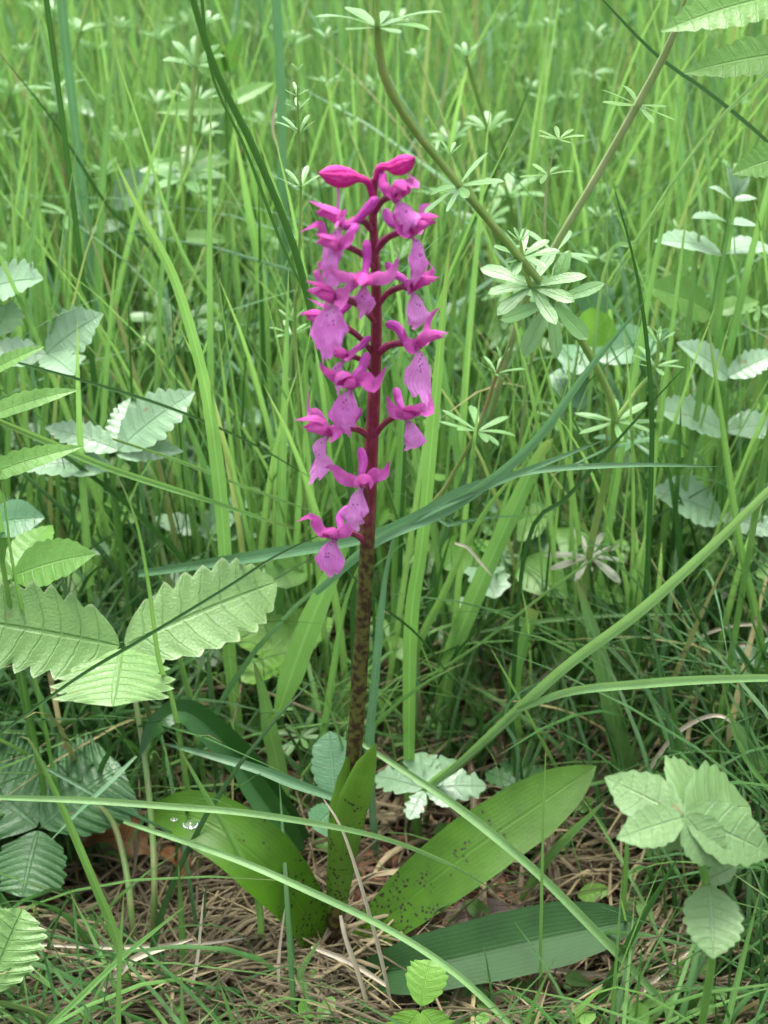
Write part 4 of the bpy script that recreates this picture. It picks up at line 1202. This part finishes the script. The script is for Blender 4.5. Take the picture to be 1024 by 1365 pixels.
blade('curved bluish short blade below the level thin one', [(560, 720, .10), (600, 700, .10), (650, 690, .10), (700, 688, .10)], 10, 'blue', root=True)
def big_grass():
    f = foot(at(560, 1062, .06)[0], .06)
    root = thing('grass_plant', f, 'stout light green grass stem sweeping up from the right basal leaf to the right edge', 'grass plant')
    mb = MB()
    P = spline([at(560, 1062, .055), at(620, 1010, .05), at(700, 937, .035), at(760, 884, .02), at(850, 817, .0), at(950, 727, -.02), at(1060, 620, -.04), at(1160, 540, -.05), at(1230, 505, -.055)], 60)
    blade_mesh(mb, P, wpx(18, P[30]), (-.1, -.8, .55), fold=.5, n=60, base_w=.45, rnd_=.4)
    mb.build('leaf_blade', M['pale'], root)
    mb = MB(); mb.tube(spline([f, at(560, 1064, .057), at(622, 1011, .052), at(705, 935, .036)], 20), np.linspace(.0021, .0014, 20), 10); mb.build('stem', M['greenstem'], root)
    blade('', [(690, 946, .036), (760, 922, .02), (850, 912, .005), (940, 906, -.01), (1060, 904, -.03), (1150, 915, -.045), (1220, 935, -.055)], 15, 'pale', fold=.5, parent=root, pname='leaf_blade')
big_grass()
blade('bluish dried blade end curling off the stout grass stem', [(690, 1010, .05), (672, 960, .045), (690, 925, .04), (745, 900, .035), (755, 888, .035)], 7, 'blue', root=True)
blade('broad mid green upright blade above the near palmate plant', [(832, 1040, .075), (818, 960, .08), (795, 860, .09), (768, 770, .1)], 31, 'grass', root=True, fold=.25, rnd_=.9)
blade('pale narrow blade lying level across the left basal leaf', [(-40, 1062, -.03), (100, 1066, -.035), (220, 1074, -.035), (350, 1086, -.035), (500, 1114, -.03), (600, 1152, -.02), (660, 1188, -.012)], 11, 'pale', fold=.5, tip=True)
blade('pale narrow blade slanting down below the left basal leaf to the bottom edge', [(165, 1095, .0), (300, 1140, -.015), (400, 1182, -.025), (520, 1240, -.035), (610, 1300, -.045), (700, 1385, -.055)], 11, 'pale', fold=.5, tip=False)
blade('pale stiff blade slanting right in front of the right basal leaf', [(478, 988, .02), (600, 1068, .0), (700, 1148, -.015), (780, 1226, -.025), (860, 1310, -.035), (920, 1380, -.045)], 14, 'pale', fold=.5, base_w=.4, tip=False)
blade('bluish blade leaning down right onto the orchid sheath', [(462, 1068, .0), (400, 1046, .01), (330, 1020, .02), (215, 990, .03)], 16, 'blue', fold=.4)
blade('wide bright green blade leaning right below the lowest flower', [(368, 960, .077), (382, 918, .075), (410, 840, .072), (440, 770, .07), (470, 700, .07)], 36, 'lime', fold=.15, base_w=.12, nrm=(.1, -.9, .4))
blade('bright green short broad blade left of the orchid stem near the soil', [(371, 1030, .06), (360, 975, .06), (352, 930, .06), (338, 880, .06)], 27, 'grass', root=True, fold=.2, rnd_=1.)
blade('thin dark grass stalk crossing the big strawberry leaf', [(-30, 1000, -.01), (100, 906, .005), (190, 852, .01), (300, 785, .02), (375, 738, .03), (480, 690, .06)], 8, 'dark', fold=.9)
blade('long green blade slanting across the left below the pale leaf pairs', [(-40, 545, .05), (60, 588, .06), (150, 626, .065), (280, 668, .07), (400, 708, .075)], 12, 'grass', fold=.6)
blade('thin dark blade slanting across the pale leaves at left', [(15, 481, .09), (120, 510, .09), (230, 545, .09), (330, 588, .09), (420, 640, .09)], 6, 'dark', fold=.7)
blade('thin green blade slanting right under the dark thin one', [(150, 585, .1), (240, 615, .1), (330, 650, .1), (440, 690, .1)], 6, 'grass', fold=.7)
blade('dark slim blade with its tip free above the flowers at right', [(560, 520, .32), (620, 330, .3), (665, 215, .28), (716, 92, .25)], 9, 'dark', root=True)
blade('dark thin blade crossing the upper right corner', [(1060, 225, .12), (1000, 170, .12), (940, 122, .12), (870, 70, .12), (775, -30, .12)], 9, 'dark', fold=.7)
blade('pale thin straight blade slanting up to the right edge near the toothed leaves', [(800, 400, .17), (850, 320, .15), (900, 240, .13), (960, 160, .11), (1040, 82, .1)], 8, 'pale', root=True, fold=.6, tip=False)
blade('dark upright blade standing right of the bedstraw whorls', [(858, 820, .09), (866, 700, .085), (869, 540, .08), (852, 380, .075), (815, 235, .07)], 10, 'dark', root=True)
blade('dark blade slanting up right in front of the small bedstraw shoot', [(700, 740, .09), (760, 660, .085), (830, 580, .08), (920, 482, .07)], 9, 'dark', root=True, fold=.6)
blade('yellowish broad blade folded over at its tip right of the spike', [(598, 890, .12), (640, 780, .11), (680, 690, .105), (718, 610, .10), (738, 584, .095)], 28, 'lime', root=True, fold=.3, tip_p=.35)
blade('cut off short broad blade above the right basal leaf', [(686, 915, .10), (696, 865, .10), (712, 812, .10)], 19, 'lime', root=True, fold=.3, tip=False)
blade('thin upright blade standing in front of the right basal leaf', [(718, 1345, -.028), (720, 1250, -.027), (723, 1120, -.026), (728, 984, -.025)], 7, 'grass', root=True)
blade('bright thin blade slanting up right from the bottom left corner', [(40, 1390, -.085), (100, 1335, -.078), (160, 1278, -.07), (250, 1205, -.06)], 10, 'lime', fold=.5)
blade('green narrow blade leaning left across the left basal leaf', [(345, 1200, -.008), (310, 1120, -.008), (275, 1060, -.006), (232, 985, .0)], 12, 'grass', root=True)
blade('green blade arching from the soil over the dark strawberry leaf', [(160, 1262, -.03), (128, 1180, -.03), (90, 1090, -.03), (62, 1030, -.028), (38, 985, -.025), (22, 984, -.022)], 16, 'grass', root=True, fold=.4)
blade('thin blade tip lying across the dark strawberry leaf', [(182, 1008, .01), (150, 1040, .0), (105, 1082, -.01), (66, 1122, -.018)], 7, 'blue')
blade('pale thin blade slanting over the dark strawberry leaf', [(55, 1020, .01), (130, 1060, .0), (200, 1095, .0), (270, 1130, .0)], 7, 'blue')
blade('green blade standing at right edge leaning left behind the stout stem', [(1015, 880, .1), (985, 720, .1), (962, 560, .1), (943, 425, .1)], 13, 'grass', root=True)
blade('dark blades tip rising from the folded leaf at the bottom right', [(800, 1330, -.03), (845, 1240, -.03), (905, 1140, -.03)], 17, 'dark', root=True, rnd_=.9)
blade('light blade leaning right beside the tip of the right basal leaf', [(690, 1210, .025), (735, 1140, .02), (808, 1066, .015)], 15, 'grass', root=True, rnd_=1.)
blade('green upright stalk at the left edge beside the oval leaves', [(22, 780, .04), (10, 700, .04), (-5, 590, .04)], 10, 'lime', root=True, fold=.9)
blade('narrow green blade rising across the right half of the big strawberry leaf', [(235, 960, .03), (212, 880, .025), (198, 780, .02), (180, 690, .02), (150, 620, .02)], 9, 'grass', root=True)
blade('green upright blade behind the right part of the big strawberry leaf', [(262, 960, .075), (245, 890, .08), (225, 800, .085)], 17, 'grass', root=True)
blade('bluish stiff blade standing close behind the orchid stem', [(492, 1010, .05), (500, 900, .05), (512, 780, .05), (530, 690, .05)], 15, 'blue', root=True)
blade('green blade rising right from behind the orchid stem', [(545, 900, .10), (590, 790, .10), (640, 690, .095), (705, 610, .09)], 16, 'grass', root=True)
blade('slim bright blade rising close left of the orchid stem', [(428, 1010, .07), (447, 880, .07), (462, 800, .07), (485, 740, .07)], 12, 'lime', root=True)
blade('thin dark blade slanting down right past the orchid stem', [(450, 745, .06), (500, 800, .055), (560, 850, .06), (620, 930, .07)], 5, 'dark', fold=.8)
blade('long slim blade rising on the far left behind the pale leaves', [(140, 640, .2), (120, 450, .2), (92, 220, .18), (60, -20, .15)], 9, 'dark', root=True, tip=False)
blade('blue-green blade tall at upper left corner beside the ruddy stem', [(130, 420, .3), (110, 250, .28), (88, 60, .25), (80, -30, .24)], 14, 'blue', root=True, tip=False)
blade('long thin blade slanting left above the bright bending blade', [(330, 520, .22), (240, 330, .2), (190, 180, .18), (150, 60, .16)], 8, 'grass', root=True)
blade('thin dark blade crossing behind the white whorls at upper left', [(230, 400, .28), (140, 270, .26), (70, 160, .25), (-10, 60, .24)], 7, 'dark', root=True)
blade('bright broad upright blade in the grass above the toothed herb', [(900, 330, .5), (905, 200, .5), (912, 80, .48)], 18, 'lime', root=True)
blade('light upright blade in the distant grass left of the pale stem', [(690, 330, .6), (692, 180, .6), (690, 60, .58)], 14, 'lime', root=True)
blade('thin level pale blade low in the right grass', [(640, 842, .12), (720, 828, .115), (820, 820, .11), (930, 818, .11)], 7, 'pale', fold=.6)
blade('pale thin slanting blade through the low right grass above the stout stem', [(500, 940, .13), (620, 870, .1), (740, 780, .08), (850, 705, .07)], 8, 'pale', fold=.6)
blade('dark green blade leaning left at the right edge below the palmate leaf', [(1050, 1100, .02), (990, 1005, .03), (960, 900, .04)], 10, 'grass', root=True)
blade('thin green blade rising across the lower round leaf at lower right', [(880, 1300, -.075), (940, 1262, -.09), (1010, 1215, -.1), (1060, 1185, -.105)], 7, 'dark', fold=.6)
blade('straight green blade in the bottom right corner', [(960, 1400, -.07), (985, 1300, -.06), (1015, 1180, -.05)], 11, 'grass', root=True)
blade('upright green blade near the bottom left of the basal leaf', [(248, 1310, -.02), (243, 1240, -.02), (238, 1150, -.015)], 12, 'grass', root=True)
blade('short green blade among the straw at the bottom centre', [(420, 1340, -.035), (400, 1300, -.03), (428, 1250, -.03)], 14, 'pale', root=True)

def straw(label, pts, w, fold=.6, mat='straw'):
    return blade(label, pts, w, mat, fold=fold, name='dry_stalk', cat='dry stalk', tip_p=.5)
straw('pale straight dry stalk leaning across the foot of the orchid stem', [(528, 1372, -.035), (505, 1270, -.03), (480, 1180, -.028), (455, 1105, -.024), (428, 1060, -.02)], 8)
straw('thin dry stalk arched in a loop at the right edge', [(930, 940, .12), (908, 885, .12), (920, 858, .12), (960, 838, .118), (1012, 833, .115), (1026, 856, .115), (1030, 900, .115)], 6)
straw('smaller pale dry loop under the arched dry stalk at right', [(955, 905, .11), (975, 868, .11), (1000, 862, .11), (1020, 900, .11), (1022, 940, .11)], 6)
straw('pale dry stalk bent over above the near palmate plant', [(850, 1060, .05), (868, 1020, .052), (900, 978, .055), (938, 956, .055), (965, 956, .052), (985, 975, .05)], 9)
blade('pale limp dry blade hanging at the end of the bent dry stalk', [(978, 962, .05), (990, 985, .048), (1005, 1010, .046), (1028, 1048, .044)], 22, 'pale')
straw('curled dry tip hooked over the yellowish blade', [(606, 724, .095), (622, 730, .095), (638, 748, .095), (656, 768, .095)], 6)
straw('dry stalk lying along the folded orchid leaf at the bottom right', [(655, 1310, -.012), (690, 1290, -.012), (770, 1296, -.015), (860, 1306, -.02), (960, 1322, -.03), (1060, 1350, -.04)], 9)
straw('dry stalk slanting up right in the bottom right corner', [(790, 1385, -.035), (880, 1300, -.022), (935, 1255, -.015)], 8)
straw('long dry stalk lying level at lower left', [(45, 1258, -.02), (150, 1262, -.02), (260, 1258, -.018), (330, 1250, -.015)], 8)
straw('bleached stalk lying right of the foot of the orchid', [(415, 1262, -.02), (470, 1285, -.022), (540, 1330, -.028)], 9)
straw('flat bleached blade bent down at the bottom centre', [(455, 1220, -.015), (462, 1250, -.02), (480, 1300, -.026), (500, 1372, -.035)], 10)
straw('broad bleached blade curving through the straw at lower left', [(105, 1370, -.045), (125, 1330, -.04), (165, 1290, -.034), (190, 1272, -.03), (260, 1250, -.025)], 13)
straw('upright thin dry stalk among the straw at lower left', [(240, 1370, -.04), (262, 1290, -.03), (272, 1190, -.02)], 6)
straw('thin bleached stalk standing in the straw left of the orchid base', [(378, 1380, -.04), (372, 1290, -.03), (380, 1210, -.022)], 6)
straw('dry pale stalk slanting through the grass above the right basal leaf', [(640, 960, .14), (690, 930, .13), (760, 870, .12)], 6)
straw('thin upright withered stem left of the flower tip in soft focus', [(372, 200, .2), (364, 170, .2), (370, 125, .2)], 5)

# ------------------------------------------------------------------ dead leaves and drops
def dead_leaf(label, base, tip, nrm, wr, mat, **kw):
    b, t = at(*base), at(*tip)
    mb = MB()
    leaf_mesh(mb, b, t, nrm, np.linalg.norm(t - b) * wr, rnd_=rng.random(), **kw)
    o = mb.build('dead_leaf', mat, origin=b)
    return tag(o, label, 'dead leaf')
dead_leaf('curled orange-brown dead leaf on the soil behind the left basal leaf', (105, 1122, .045), (205, 1140, .035), (.1, -.15, .95), .5, M['deadleaf'], arch=.2, fold=.35, wav=.3, kind='lance', teeth=5, tooth=.2)
dead_leaf('small curled yellowish dead leaf scrap beside the orange-brown dead leaf', (215, 1135, .03), (252, 1170, .02), (.3, -.3, .9), .5, M['deadleaf'], arch=.25, fold=.5, wav=.2, kind='lance')
dead_leaf('reddish dead leaf scrap under the dark strawberry leaf', (95, 1120, .045), (150, 1100, .05), (.1, -.4, .9), .6, M['deadpink'], arch=.1, fold=.2, wav=.15)
dead_leaf('greyish pink dead leaf on the soil below the right basal leaf', (590, 1232, .012), (690, 1210, .018), (0, -.5, .85), .42, M['deadpink'], arch=.08, wav=.12)
dead_leaf('yellow-green dying small leaf right of the stiff pale blade', (770, 1195, .02), (815, 1185, .02), (0, -.5, .85), .55, M['young'], arch=.05)

def drop(label, px, py, Y, rpx):
    C = at(px, py, Y)
    r = wpx(rpx, C)
    n, m = 9, 14
    G = np.zeros((n, m + 1, 3)); U = np.zeros((n, m + 1, 2))
    for i in range(n):
        a = math.pi * i / (n - 1)
        for j in range(m + 1):
            th = 2 * math.pi * j / m
            G[i, j] = C + r * np.array([math.sin(a) * math.cos(th) * 1.15, math.sin(a) * math.sin(th) - .3 * math.cos(a), math.cos(a) * .75])
    mb = MB(); mb.grid(G[:, ::-1], U, .5)
    o = mb.build('water_drop', M['water'], origin=C)
    tag(o, label, 'water drop')
drop('large rain drop on the tip half of the left basal leaf', 254, 1099, -.009, 9)
drop('tiny rain drop near the edge of the left basal leaf', 232, 1092, -.004, 4)
drop('bright rain drop on the blue-green blade left of the spike', 262, 744, .083, 4)
drop('bright rain drop hanging on the level thin blade at right', 774, 620, .040, 3)
